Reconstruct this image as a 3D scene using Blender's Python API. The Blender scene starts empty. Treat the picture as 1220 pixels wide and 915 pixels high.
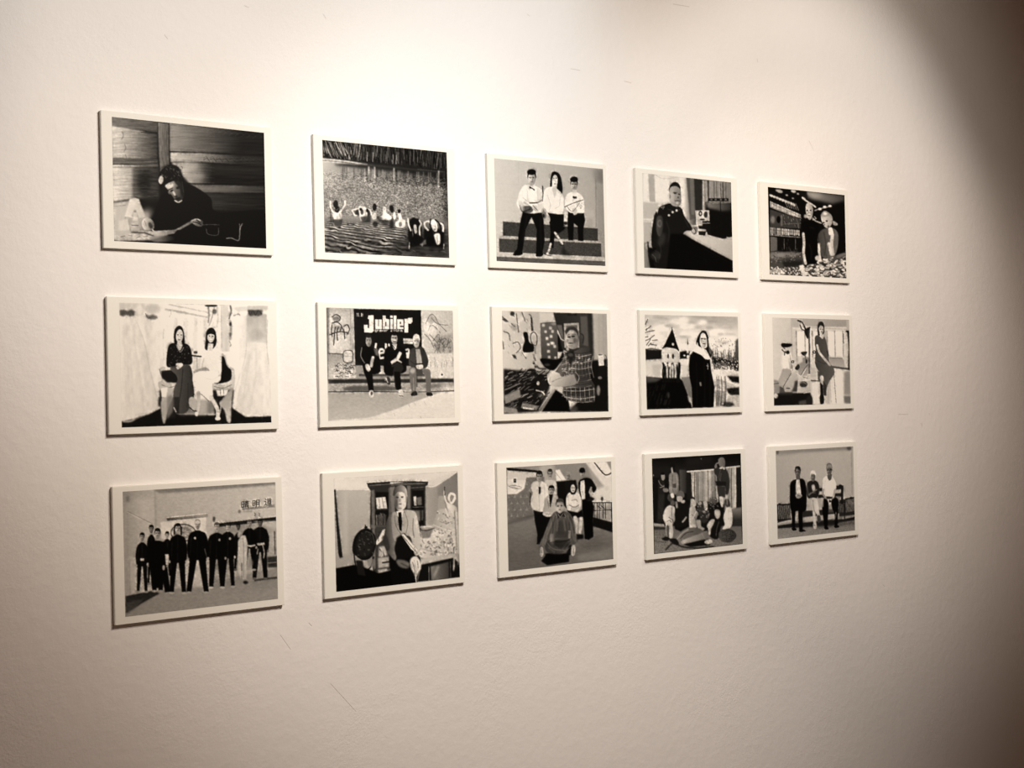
"""Five-by-three hang of mounted black-and-white photographs on a spot-lit plaster wall."""
import numpy as np, math
# ---------- artwork painter: the flat black-and-white prints are painted as grey tones on a fine grid ----------
CROPS=[(110,120,4.817,1108,915),(365,150,5.226,993,915),(570,175,5.718,972,915),(745,190,6.1,915,915),(895,205,6.538,850,915),
(110,340,4.817,1132,915),(365,350,5.385,1050,915),(575,355,5.906,1004,915),(750,360,6.313,947,915),(900,365,6.777,881,915),
(120,560,4.691,1079,915),(375,545,5.226,993,915),(580,535,5.545,915,915),(755,525,5.903,856,915),(905,515,6.308,820,915)]
def vnoise(h,w,sx,sy,seed):
    r=np.random.default_rng(seed)
    nx=int(w/sx)+3; ny=int(h/sy)+3
    L=r.random((ny,nx))*2-1
    x=np.arange(w)/sx; y=np.arange(h)/sy
    xi=x.astype(int); yi=y.astype(int); fx=x-xi; fy=y-yi
    fx=fx*fx*(3-2*fx); fy=(fy*fy*(3-2*fy))[:,None]
    A=L[yi][:,xi]; B=L[yi][:,xi+1]; C_=L[yi+1][:,xi]; D=L[yi+1][:,xi+1]
    return (A*(1-fx)+B*fx)*(1-fy)+(C_*(1-fx)+D*fx)*fy
def gblur(m,s):
    if s<=.3: return m
    r=int(math.ceil(s*2.5)); k=np.exp(-.5*(np.arange(-r,r+1)/s)**2); k/=k.sum()
    p=np.pad(m,((0,0),(r,r)),mode='edge'); o=np.zeros_like(m)
    for i,q in enumerate(k): o+=q*p[:,i:i+m.shape[1]]
    p=np.pad(o,((r,r),(0,0)),mode='edge'); o=np.zeros_like(m)
    for i,q in enumerate(k): o+=q*p[i:i+m.shape[0]]
    return o
def catmull(P,closed=True,n=6):
    P=np.asarray(P,float); N=len(P); out=[]
    R=range(N) if closed else range(N-1)
    for i in R:
        if closed: a,b,c,d=P[i-1],P[i],P[(i+1)%N],P[(i+2)%N]
        else: a,b,c,d=P[max(i-1,0)],P[i],P[i+1],P[min(i+2,N-1)]
        for j in range(n):
            t=j/n; out.append(.5*((2*b)+(c-a)*t+(2*a-5*b+4*c-d)*t*t+(3*b-a-3*c+d)*t**3))
    if not closed: out.append(P[-1])
    return np.array(out)
class Cv:
    S=.6
    def __init__(s,i,bg=128):
        s.i=i; s.x0,s.y0,s.k,w,h=CROPS[i]; s.W=int(w*s.S); s.H=int(h*s.S)
        s.a=np.full((s.H,s.W),float(bg)); s.seed=i*100
    def _v(s,v,X,Y):
        if np.isscalar(v): return v
        v0,x0,y0,v1,x1,y1=v
        dx,dy=x1-x0,y1-y0; t=np.clip(((X-x0)*dx+(Y-y0)*dy)/(dx*dx+dy*dy),0,1)
        return v0+(v1-v0)*t
    def _put(s,v,bb,fn,b,al):
        m=3*b+4
        X0=max(0,int((bb[0]-m)*s.S)); X1=min(s.W,int((bb[2]+m)*s.S)+2); Y0=max(0,int((bb[1]-m)*s.S)); Y1=min(s.H,int((bb[3]+m)*s.S)+2)
        if X1<=X0 or Y1<=Y0: return
        X,Y=np.meshgrid((np.arange(X0,X1)+.5)/s.S,(np.arange(Y0,Y1)+.5)/s.S)
        M=gblur(fn(X,Y).astype(float),b*s.S)*al
        R=s.a[Y0:Y1,X0:X1]; R[:]=R*(1-M)+s._v(v,X,Y)*M
    def _inside(s,P):
        def f(X,Y):
            c=np.zeros(X.shape,bool); n=len(P)
            for i in range(n):
                x1,y1=P[i]; x2,y2=P[i-1]
                if y1==y2: continue
                c^=((y1>Y)!=(y2>Y))&(X<(x2-x1)*(Y-y1)/(y2-y1)+x1)
            return c
        return f
    def p(s,v,pts,b=1.5,a=1):
        P=np.asarray(pts,float).reshape(-1,2)
        s._put(v,(*P.min(0),*P.max(0)),s._inside(P),b,a)
    def s_(s,v,pts,b=1.5,a=1):
        s.p(v,catmull(np.asarray(pts,float).reshape(-1,2)).ravel(),b,a)
    def r(s,v,x0,y0,x1,y1,b=1.5,a=1): s.p(v,[x0,y0,x1,y0,x1,y1,x0,y1],b,a)
    def e(s,v,cx,cy,rx,ry,rot=0,b=1.5,a=1):
        c,q=math.cos(math.radians(rot)),math.sin(math.radians(rot)); m=max(rx,ry)
        s._put(v,(cx-m,cy-m,cx+m,cy+m),lambda X,Y:(((X-cx)*c+(Y-cy)*q)/rx)**2+(((Y-cy)*c-(X-cx)*q)/ry)**2<1,b,a)
    def l(s,v,w,pts,b=1,a=1):
        P=np.asarray(pts,float).reshape(-1,2); h=w/2
        def f(X,Y):
            o=np.zeros(X.shape,bool)
            for (x1,y1),(x2,y2) in zip(P[:-1],P[1:]):
                dx,dy=x2-x1,y2-y1; t=np.clip(((X-x1)*dx+(Y-y1)*dy)/(dx*dx+dy*dy+1e-9),0,1)
                o|=(X-x1-t*dx)**2+(Y-y1-t*dy)**2<h*h
            return o
        s._put(v,(P[:,0].min()-h,P[:,1].min()-h,P[:,0].max()+h,P[:,1].max()+h),f,b,a)
    def c(s,v,w,pts,b=1,a=1): s.l(v,w,catmull(np.asarray(pts,float).reshape(-1,2),False,5).ravel(),b,a)
    def n(s,amp,sx,sy,pts=None,b=4,seed=None,lo=None,hard=0):
        s.seed+=1; N=vnoise(s.H,s.W,sx*s.S,sy*s.S,s.seed if seed is None else seed)
        if hard: N=np.tanh(N*hard)
        if pts is None: M=1.
        else:
            P=np.asarray(pts,float).reshape(-1,2); X,Y=np.meshgrid((np.arange(s.W)+.5)/s.S,(np.arange(s.H)+.5)/s.S)
            M=gblur(s._inside(P)(X,Y).astype(float),b*s.S)
        s.a+=N*amp*M
    def rng(s): return np.random.default_rng(s.i+77)
    def face(s,x,y,rx,ry,v,h=25,d=None,rot=0,hair=1,glasses=0):
        "a head: skin oval shaded to one side, hair cap, brow, eye, nose and mouth tones"
        d=v*.4 if d is None else d
        c_,q=math.cos(math.radians(rot)),math.sin(math.radians(rot))
        def T(u,w): return x+u*rx*c_-w*ry*q, y+u*rx*q+w*ry*c_
        if hair: s.e(h,*T(0,-.3),rx*1.03,ry*.86,rot)
        s.e((v,x-rx*.6,y,v*.62,x+rx,y),*T(0,.12),rx*.88,ry*.92,rot)
        s.e(v*.72,*T(0,.72),rx*.6,ry*.3,rot,b=2,a=.5)
        if hair: s.e(h,*T(0,-.8),rx*.9,ry*.36,rot,a=.95)
        s.e(v*.6,*T(0,-.1),rx*.75,ry*.14,rot,b=2,a=.6)
        for u in(-.38,.38): s.e(d,*T(u,-.05),rx*.2,ry*.09,rot,b=1.2,a=.8)
        if glasses: s.l(d*.6,max(1.5,ry*.08),[*T(-.7,-.04),*T(.7,-.04)],a=.7)
        s.e(d*1.3,*T(0.12,.25),rx*.13,ry*.14,rot,a=.5); s.e(min(255,v*1.12),*T(-.12,.15),rx*.14,ry*.22,rot,b=2,a=.5); s.e(d,*T(0.05,.52),rx*.32,ry*.06,rot,a=.65)
def finish(cv):
    "photographic finish: fine irregular tone inside busy areas, little grain in plain ones, crisp printing"
    img=cv.a.copy(); H,W=img.shape; i=cv.i
    busy=np.clip(gblur(np.abs(img-gblur(img,4)),4)/24,.08,1)
    N=.5*vnoise(H,W,5,5,900+i)+.5*vnoise(H,W,9,11,920+i)+.45*vnoise(H,W,20,24,940+i)
    img=img*(1+.24*N*busy)+np.maximum(N,0)*busy*9*np.clip((140-img)/100,0,1)
    img+=gblur(np.random.default_rng(500+i).normal(0,1,img.shape),.9)*4.5*np.clip(img/120,.2,1)
    sh=img+(img-gblur(img,2.2))*.35
    return gblur(np.clip((sh-9)*1.03,0,255),.7)
def pic0():
    c=Cv(0,22)
    c.p((125,120,0,85,370,0),[110,88,375,120,375,180,110,150],b=3)
    c.p((222,150,200,45,385,200),[110,148,240,170,375,190,375,340,112,340],b=5)
    c.l((240,120,0,120,360,0),12,[115,152,240,170,300,182],b=3)
    c.l(30,5,[280,180,375,188],b=2); c.p((110,120,0,70,370,0),[115,325,378,335,378,368,115,362],b=3)
    c.l(150,4,[120,352,250,352,370,350],a=.5)
    c.l((245,120,0,95,370,0),11,[115,372,250,374,375,372],b=3)
    c.p((232,140,450,165,260,450),[112,378,245,378,240,560,115,580],b=5)
    c.p((110,230,0,50,390,0),[230,378,385,376,385,560,230,560],b=7)
    c.e(26,300,465,42,75,b=16,a=.85); c.e(40,340,560,50,25,b=8,a=.6)
    for x,y in((172,200),(186,270),(325,260),(190,330)): c.c(85,4,[x,y-22,x+7,y,x-4,y+20],b=2,a=.6)
    c.n(14,60,7,[112,100,372,120,380,560,112,560]); c.n(8,18,5,[112,100,372,120,380,560,112,560])
    c.p((228,130,650,190,200,650),[115,585,215,572,180,800,120,800],b=5); c.l(120,4,[120,606,190,600],b=2)
    # post
    c.p((125,385,0,95,440,0),[376,125,438,130,442,360,450,400,392,420,382,300],b=2)
    c.l(45,5,[376,125,382,300,388,400],b=2,a=.8); c.l(40,4,[440,130,444,360],b=2,a=.7); c.c(60,3,[405,330,408,355,412,380],a=.6)
    c.n(14,6,30,[376,125,438,130,448,400,392,410])
    # right planks
    c.p((150,470,0,26,860,0),[444,128,985,184,985,305,446,290],b=3)
    c.c((140,480,0,60,700,0),5,[560,175,610,160,590,185,680,180,720,190],b=2,a=.6)
    c.e(150,520,205,60,30,b=14,a=.3)
    c.l(20,4,[446,291,985,310],b=2,a=.9)
    c.p((212,460,0,42,840,0),[448,296,620,300,985,325,985,372,640,352,450,350],b=3)
    for k in range(9):
        x=640+k*36; c.c(75-k*3,3,[x,330,x+14,318+k,x+28,336+k,x+40,328+k],a=.7); c.c(20,3,[x,340,x+18,330+k,x+36,350],a=.6)
    c.l(45,3,[450,345,560,352,650,350],b=2,a=.7)
    c.p((190,540,0,24,690,0),[455,354,640,356,985,376,985,480,560,474,470,380],b=5)
    c.e(185,545,375,65,26,b=10,a=.6); c.e(165,590,430,50,32,b=14,a=.6)
    c.l(25,4,[545,474,985,486],b=2); c.p((130,560,0,55,985,0),[555,480,985,492,988,528,640,525],b=3)
    c.l(150,3,[700,484,860,490],a=.25)
    c.p((55,640,0,24,985,0),[600,528,990,532,995,640,620,620],b=6)
    c.n(9,90,6,[446,130,985,184,990,640,600,620,446,360])
    for k in range(16):
        y=140+k*22+(k*7)%9; c.c(150 if k%3 else 40,2.5,[450,y,530,y+5-(k%4)*3,600,y+8,700,y+16],b=1.5,a=.28)
    for k in range(12):
        x=600+k*34; y=158+k*4; c.c(115-k*6,3,[x-20,y+18,x,y+4,x+16,y-2,x+30,y+10],b=1.5,a=.5)
    for k in range(14):
        y=110+k*34; c.c(45,2.5,[120,y+4,200,y-3,280,y+4,368,y+2],b=1.5,a=.22)
    c.p(60,[640,372,985,384,985,420,640,405],b=8,a=.35)
    # figure
    c.s_(9,[355,640,400,540,450,520,540,478,610,505,680,560,720,640,1000,640,1000,850,470,830,330,800,310,700],b=3)
    c.s_(12,[395,400,440,368,490,378,518,430,528,480,505,520,430,480,395,500,380,450],b=2)
    c.s_((205,425,490,45,525,515),[418,488,445,468,490,458,518,492,526,540,516,570,498,582,478,572,452,536,430,505],b=2)
    c.s_(30,[470,455,505,455,526,500,528,545,512,540,500,500,480,475],b=3,a=.85)
    c.e(235,450,488,22,9,-25,b=4,a=.9); c.l(28,5,[436,512,462,500],b=1.5,a=.9); c.e(22,456,516,11,5,-25,b=1.5,a=.9); c.e(30,494,498,13,8,-25,b=2,a=.9); c.e(225,470,532,6,16,-25,b=2,a=.9); c.e(40,482,548,8,5,b=2,a=.9)
    c.e(28,490,562,18,8,-12,b=2.5,a=.9); c.c(225,7,[474,572,494,582,514,572],b=2,a=.9); c.e(170,442,528,6,10,-30,b=2,a=.7)
    c.s_(185,[380,455,392,430,408,440,405,468,390,478],b=2); c.e(230,392,462,9,10,b=2)
    for k in range(46):
        t=k*2.4; x0=400+(k*37)%115; y0=378+(k*53)%75; c.c([95,60,18,130,14][k%5],3,[x0,y0,x0+8*math.cos(t),y0+10*math.sin(t),x0+14*math.cos(t+1),y0+12*math.sin(t+1)],b=1.2,a=.7)
    c.l(110,3,[516,462,525,525],b=2,a=.5); c.c(30,9,[400,385,440,368,490,380,515,425],b=4,a=.7)
    # lamp
    c.p(205,[120,590,330,640,330,745,125,750],b=10,a=.85); c.e(150,320,640,30,30,b=12,a=.5)
    c.p((232,200,0,205,300,0),[214,564,240,556,268,564,306,668,250,676,186,664],b=3); c.e(245,230,590,16,22,b=8,a=.8)
    c.p(95,[228,664,240,628,250,628,264,670],b=4,a=.7); c.p(238,[234,640,256,640,262,690,232,690],b=3,a=.7); c.p(195,[225,690,268,690,272,745,220,745],b=3); c.l(75,5,[226,714,264,716],b=1.5,a=.8); c.c(120,4,[190,668,184,700,180,740],b=3,a=.7); c.c(120,4,[300,672,285,700,288,735],b=3,a=.7); c.p(226,[150,690,205,672,218,770,150,780],b=4,a=.9); c.c(150,3,[206,680,216,730,212,775],b=2,a=.7)
    c.s_((235,290,0,120,355,0),[290,682,318,670,350,692,356,728,335,742,300,740,284,712],b=2); c.e(45,334,716,10,20,-25,b=3,a=.8); c.c(90,3,[300,690,310,720],b=1.5,a=.6); c.c(235,5,[345,740,365,758,385,760],b=2)
    # desk, paper, hand
    c.p(200,[130,745,330,745,440,770,330,800,130,806],b=4); c.l(60,8,[225,755,300,758,350,775],b=3)
    for k in range(9): c.l(60 if k%2 else 235,3,[140+k*22,772+k%3*9,165+k*22,790-k%2*14],b=1,a=.6)
    c.p((200,360,0,120,480,0),[345,748,470,740,500,730,470,762,400,774,345,766],b=2); c.p((150,480,0,110,580,0),[480,738,570,686,590,692,500,742],b=2.5,a=.9); c.p(14,[395,690,520,690,560,684,480,734,370,738],b=3)
    c.s_((130,590,0,40,650,0),[565,690,600,676,635,690,630,720,595,716],b=2); c.c(22,5,[580,696,604,700,625,712],b=1.5); c.c(200,4,[572,688,600,678,622,688],b=1.2,a=.8); c.c(24,4,[600,684,620,700],b=1)
    c.s_((140,380,0,30,470,0),[330,780,450,775,470,800,360,812],b=4,a=.8)
    c.c(100,4,[635,712,680,710,730,712],b=1,a=.7);c.c(120,4,[655,735,665,765,720,770,725,730],b=1,a=.6)
    c.c(150,5,[862,705,848,735,842,800,800,788,770,790],b=1.5,a=.8); c.l(130,4,[845,705,850,740],a=.7)
    return c,238
def pic1():
    c=Cv(1,150); g=c.rng()
    c.p((175,110,0,70,885,0),[95,200,890,270,890,400,95,340],b=5)
    c.p((150,110,0,125,885,0),[95,330,890,380,890,600,95,560],b=10)
    c.p((205,110,240,120,300,300),[95,205,260,225,260,330,95,420],b=14)
    # reeds bank
    c.p(35,[95,85,880,160,880,290,600,260,350,235,95,195],b=3)
    for k in range(620):
        x=100+g.random()*770; t=(x-100)/770; y1=195+t*80-g.random()*45; L=30+g.random()*70
        v=g.choice([15,15,60,110,200,225]) if x<330 else g.choice([10,14,22,45,80,120]); sl=(-.55+g.random()*.35) if x<260 else (g.random()-.5)*.3
        top=max(y1-L,88+t*72); c.l(v,3+g.random()*2.5,[x,y1,x+sl*L,top],b=1.2,a=.6)
    for x in(380,415,540,560): c.l(190,5,[x,115+(x-100)*.1+20,x-3,190+(x-100)*.1],b=1.5,a=.7)
    c.p(200,[98,200,200,208,380,236,380,246,200,232,98,226],b=2); c.l(60,4,[98,214,200,222,300,235],a=.6); c.c(55,5,[100,198,250,212,420,236,600,256],b=1.5)
    c.l(120,3,[690,268,860,285],a=.8)
    c.p(22,[180,236,420,240,600,258,880,290,885,360,800,320,600,290,330,262,180,246],b=7,a=.8)
    for k in range(60):
        x=190+g.random()*690; y=250+(x-100)*.06; L=20+g.random()*70; c.l(g.choice([25,35,60]) if g.random()<.75 else 205,5,[x,y,x,y+L],b=3,a=.5)
    for x,L in((388,45),(424,65),(544,70),(822,100)): c.l(225,9,[x,255+(x-388)*.06,x,255+L+(x-388)*.06],b=3,a=.75)
    c.p(25,[840,290,885,300,892,640,860,600,850,420],b=14,a=.6)
    P=[100,280,880,330,890,580,105,560]
    c.n(34,6,4,P,12,hard=1.5); c.n(16,9,5,P,12); c.n(20,5,3.5,[300,280,860,320,870,560,400,540],12,hard=2)
    # waves
    c.p((120,0,560,55,0,800),[105,580,890,600,892,825,115,790],b=12)
    X,Y=np.meshgrid((np.arange(c.W)+.5)/c.S,(np.arange(c.H)+.5)/c.S)
    wx=vnoise(c.H,c.W,22,15,7)*1.3+vnoise(c.H,c.W,48,26,8)*1.6; wm=.45+.9*np.clip(vnoise(c.H,c.W,26,13,9)+.25,0,1)
    q=np.clip((Y-540)/250,0,1); sc_=15+26*q
    wv=np.sin((Y+X*.34)/sc_*2*np.pi*.9+wx*1.1+np.sin(X/(24+20*q)+wx*2)*1.1)
    m=np.clip((Y-575-X*.03)/40,0,1)*np.clip((720-X)/150+(Y<640)*.3,0.12,1)
    c.a+=m*wm*(np.tanh(wv*1.3)*72+16)
    for k in range(26):
        x=120+g.random()*700; y=560+g.random()*90; c.c(30,4,[x,y,x+20,y-4,x+44,y+2],b=2,a=.7)
    c.p(45,[560,690,892,640,892,824,500,806],b=22,a=.75); c.n(16,30,9,[400,680,892,640,892,820,400,800],10)
    for k in range(16):
        x=620+g.random()*260;y=600+g.random()*210; c.c(130,3,[x,y,x+14,y-3,x+28,y+3],b=1.5,a=.5)
    # bathers
    def body(x,y,sc,lean=0,hair=30):
        c.s_(238,[x-22*sc,y+30*sc,x-30*sc,y+5*sc,x-12*sc,y-8*sc,x+14*sc,y-8*sc,x+30*sc,y+6*sc,x+24*sc,y+32*sc,x+16*sc,y+78*sc,x-20*sc,y+76*sc],b=2)
        c.e(hair,x+lean,y-26*sc,15*sc,21*sc,b=2)
    body(192,545,1.0); c.c(240,10,[150,470,150,500,162,530,178,540],b=2); c.c(240,10,[240,468,240,488,226,515,208,535],b=2); c.c(150,5,[205,545,212,570,206,600],b=2,a=.7); c.c(170,3,[190,535,192,580],b=1.5,a=.6); c.e(35,183,485,16,24,b=2); c.c(90,4,[180,515,190,525,200,512]); 
    c.p(35,[160,580,225,580,215,630,175,625],b=4,a=.8); c.l(35,8,[150,520,155,600],b=3,a=.6)
    for x in(305,372): c.e(35,x+12,540,14,24,b=3,a=.8)
    c.c(235,9,[285,525,300,520,325,512],b=2); c.c(235,8,[285,525,298,552,315,558],b=2); c.c(40,4,[300,535,312,545],b=2,a=.7); c.s_(238,[325,505,345,500,372,510,380,560,370,590,340,590,330,550],b=2); c.e(40,346,535,9,18,b=2,a=.8); c.c(130,4,[365,520,368,550,362,580],b=2,a=.8); c.e(30,338,518,8,9,b=2)
    c.c(235,8,[372,515,395,522,408,556,418,580],b=2); c.e(30,378,525,8,12,b=2); c.e(240,425,560,12,20,b=2); c.p(35,[335,565,400,555,400,600,345,600],b=4,a=.8)
    c.e(28,424,505,13,24,b=2); c.e(28,428,610,16,18,b=3,a=.8)
    c.s_(243,[478,505,492,505,500,540,530,565,520,585,465,580,450,570,475,550],b=2); c.e(120,486,515,8,10,b=3,a=.5); c.e(50,490,600,22,20,b=5,a=.7); c.e(35,455,575,18,12,b=4,a=.7)
    c.e(25,530,515,14,26,-10,b=3); c.e(235,548,560,9,24,b=2); c.e(30,530,610,14,30,b=4,a=.8)
    c.s_(238,[570,545,585,540,595,575,615,590,610,630,560,628,555,600,575,585],b=2); c.e(28,577,530,9,14,b=2); c.e(60,585,612,10,16,b=3,a=.7)
    # near bathers
    c.p(22,[640,580,700,575,720,640,720,740,645,760,630,680],b=4); c.c(238,9,[632,578,636,610,650,650],b=2); c.c(238,9,[704,588,714,610,704,640,712,735],b=2); c.c(150,4,[660,640,664,690],b=2,a=.8); c.c(120,4,[690,650,695,700],b=2,a=.6)
    c.e(22,668,605,24,36,b=3); c.s_(200,[668,620,684,618,688,660,676,668],b=2); c.e(170,722,730,5,22,b=2,a=.7)
    c.p(20,[730,640,860,640,858,760,730,750],b=5); c.c(240,10,[735,600,738,625,758,648],b=2); c.c(240,9,[738,600,758,592,775,606],b=2)
    c.s_(242,[775,590,800,585,815,615,812,655,790,650,780,620],b=2); c.c(240,10,[822,600,850,616,852,655],b=2); c.c(60,4,[790,660,800,700,812,730],b=2,a=.8); c.c(110,4,[800,600,806,640],b=2,a=.7); c.c(30,8,[775,580,770,620,790,660],b=2); c.c(25,10,[805,585,830,610,840,660],b=2); c.e(80,798,645,9,8,b=2,a=.7)
    c.s_(228,[798,676,830,672,834,725,816,740,805,715],b=2.5); c.l(90,4,[816,680,818,735],b=2,a=.7); c.l(200,4,[642,725,640,765],b=1.5); c.l(190,4,[858,735,856,765],b=1.5); c.p(140,[700,735,745,705,750,735,715,745],b=3,a=.6)
    c.e(15,770,720,24,28,b=4); c.e(18,690,710,40,32,b=4)
    return c,246
def pic2():
    c=Cv(2,196)
    c.p((205,110,0,172,780,0),[100,75,860,150,870,820,110,780],b=3); c.p((150,780,200,95,870,200),[770,140,860,150,862,260,790,240],b=14,a=.9)
    c.p((165,700,400,135,870,400),[800,250,860,260,868,780,840,780,810,560],b=8,a=.7); c.l(120,4,[802,200,804,545],b=2,a=.8)
    for y in(240,330,420): c.l(180,3,[110,y+10,270,y+22],b=2,a=.4); 
    c.l(178,3,[272,110,270,250],b=2,a=.5)
    c.p(188,[730,425,790,430,795,550,725,545],b=5,a=.6); c.e(150,760,520,28,40,b=10,a=.5)
    # steps
    c.p(60,[165,508,815,556,816,642,165,606],b=2); c.p(178,[140,606,835,645,838,662,140,626],b=2); c.l(150,3,[165,508,275,516],a=.8)
    c.p(66,[138,624,838,658,840,750,140,716],b=2); c.p(196,[125,716,862,752,866,780,122,742],b=2); c.p(88,[122,746,866,780,867,814,122,778],b=2)
    c.n(9,7,5,[122,508,866,556,866,812,122,778],3)
    # left young man
    K=18
    c.p(K,[300,440,440,450,450,640,430,745,390,745,395,560,360,480,320,560,300,700,290,735,240,735,262,690,270,600,285,500],b=2)
    c.s_(K,[235,728,262,700,300,722,285,738,240,740],b=1.5); c.s_(K,[390,732,412,708,440,728,428,746,394,746],b=1.5); c.l(45,5,[330,470,300,640],b=5,a=.6); c.l(42,5,[420,480,425,700],b=5,a=.6)
    c.s_(240,[300,270,345,260,385,268,425,290,438,350,436,420,400,450,330,450,290,430,262,395,268,340],b=2)
    c.p(210,[345,235,385,240,380,280,348,270],b=2); c.face(362,213,29,50,205,22,70); c.e(22,360,172,31,20,b=2)
    c.p(28,[346,268,382,290,380,300,364,285,345,284],b=1.5)
    c.c(28,7,[436,270,438,330,434,370],b=1.5); c.c(30,8,[348,382,400,380,430,362],b=1.5); c.c(195,13,[310,380,340,400,350,420],b=2); c.c(50,9,[280,400,300,440,350,425],b=2)
    c.s_(45,[300,410,350,402,372,430,350,450,310,448],b=2,a=.8); c.s_(200,[362,395,400,405,400,440,372,430],b=2); c.c(40,4,[370,400,400,430,430,440],a=.7); c.e(225,418,415,18,28,b=3)
    c.l(205,3,[300,300,290,400],a=.4); c.l(190,4,[400,290,405,370],a=.6); c.l(185,4,[330,290,335,370],a=.5)
    c.s_(205,[395,280,430,300,436,400,405,440,400,350],b=5,a=.6); c.s_(200,[270,370,300,380,310,430,285,430],b=4,a=.6); c.c(150,4,[300,345,330,370,350,372],b=2,a=.6)
    # middle woman
    c.s_(20,[500,175,525,168,555,190,572,260,568,320,540,325,528,260,510,262,488,278,490,220],b=2)
    c.p(K,[470,450,585,460,590,560,545,590,520,580,515,640,510,690,478,680,490,580,480,500],b=2)
    c.s_(236,[452,290,500,272,540,290,575,330,580,380,572,450,520,455,450,430,440,360],b=2)
    c.p(210,[500,255,535,258,530,330,515,340,500,290],b=2); c.e(218,520,232,19,42,4); c.e(60,513,213,5,3);c.e(60,530,213,5,3);c.e(110,520,252,8,3); c.l(150,2,[522,220,524,236],a=.5)
    c.s_(190,[505,280,528,290,518,350],b=2,a=.6); c.c(150,3,[470,330,490,400,480,430],a=.5); c.c(150,3,[555,340,550,400,520,420],a=.5)
    c.s_(200,[455,440,482,470,486,505,470,512,450,490],b=2); c.s_(120,[430,430,455,425,460,480,440,485],b=3); c.e(40,442,470,8,14,b=2); c.c(195,8,[430,440,440,420,455,440],b=2,a=.8)
    c.c(215,14,[520,585,545,620,572,660],b=2); c.c(60,4,[530,600,548,596],a=.8);c.c(60,4,[540,630,562,625],a=.8);c.c(30,5,[548,665,575,672,580,650],a=.8)
    c.c(215,14,[490,660,480,700,462,738],b=2); c.c(50,4,[470,690,492,692],a=.8);c.c(40,5,[448,730,470,738,492,742],a=.9); c.c(50,4,[462,712,486,718],a=.8)
    c.p(30,[575,665,600,720,640,740,560,735],b=8,a=.8)
    # right young man
    c.p(K,[610,440,720,450,728,500,715,560,716,642,680,640,675,540,650,520,645,636,612,636,605,520],b=2)
    c.s_(238,[610,318,655,305,700,325,718,360,722,440,690,450,620,445,590,400,592,350],b=2)
    c.face(652,255,25,44,200,25,60,glasses=1); c.e(22,652,220,27,20,b=2); c.p(205,[640,290,670,292,668,312,642,312],b=2)
    c.p(25,[642,335,670,337,670,352,644,350],b=1.5); c.e(40,657,345,5,8)
    c.c(45,5,[585,410,640,385,715,360],b=1.5); c.s_(190,[640,425,665,415,675,450,650,462],b=2); c.c(70,4,[600,400,640,440,690,380],a=.7); c.c(150,5,[690,400,700,420],a=.7); c.c(60,3,[690,390,705,405,695,420],a=.6)
    c.s_(210,[585,445,605,450,600,510,582,530],b=2); c.e(35,592,520,14,12,b=2); c.c(190,5,[580,540,605,540],b=2,a=.8); c.c(60,3,[585,540,588,575,600,600],a=.6)
    c.l(190,4,[640,360,660,420],a=.4)
    return c,240
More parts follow.
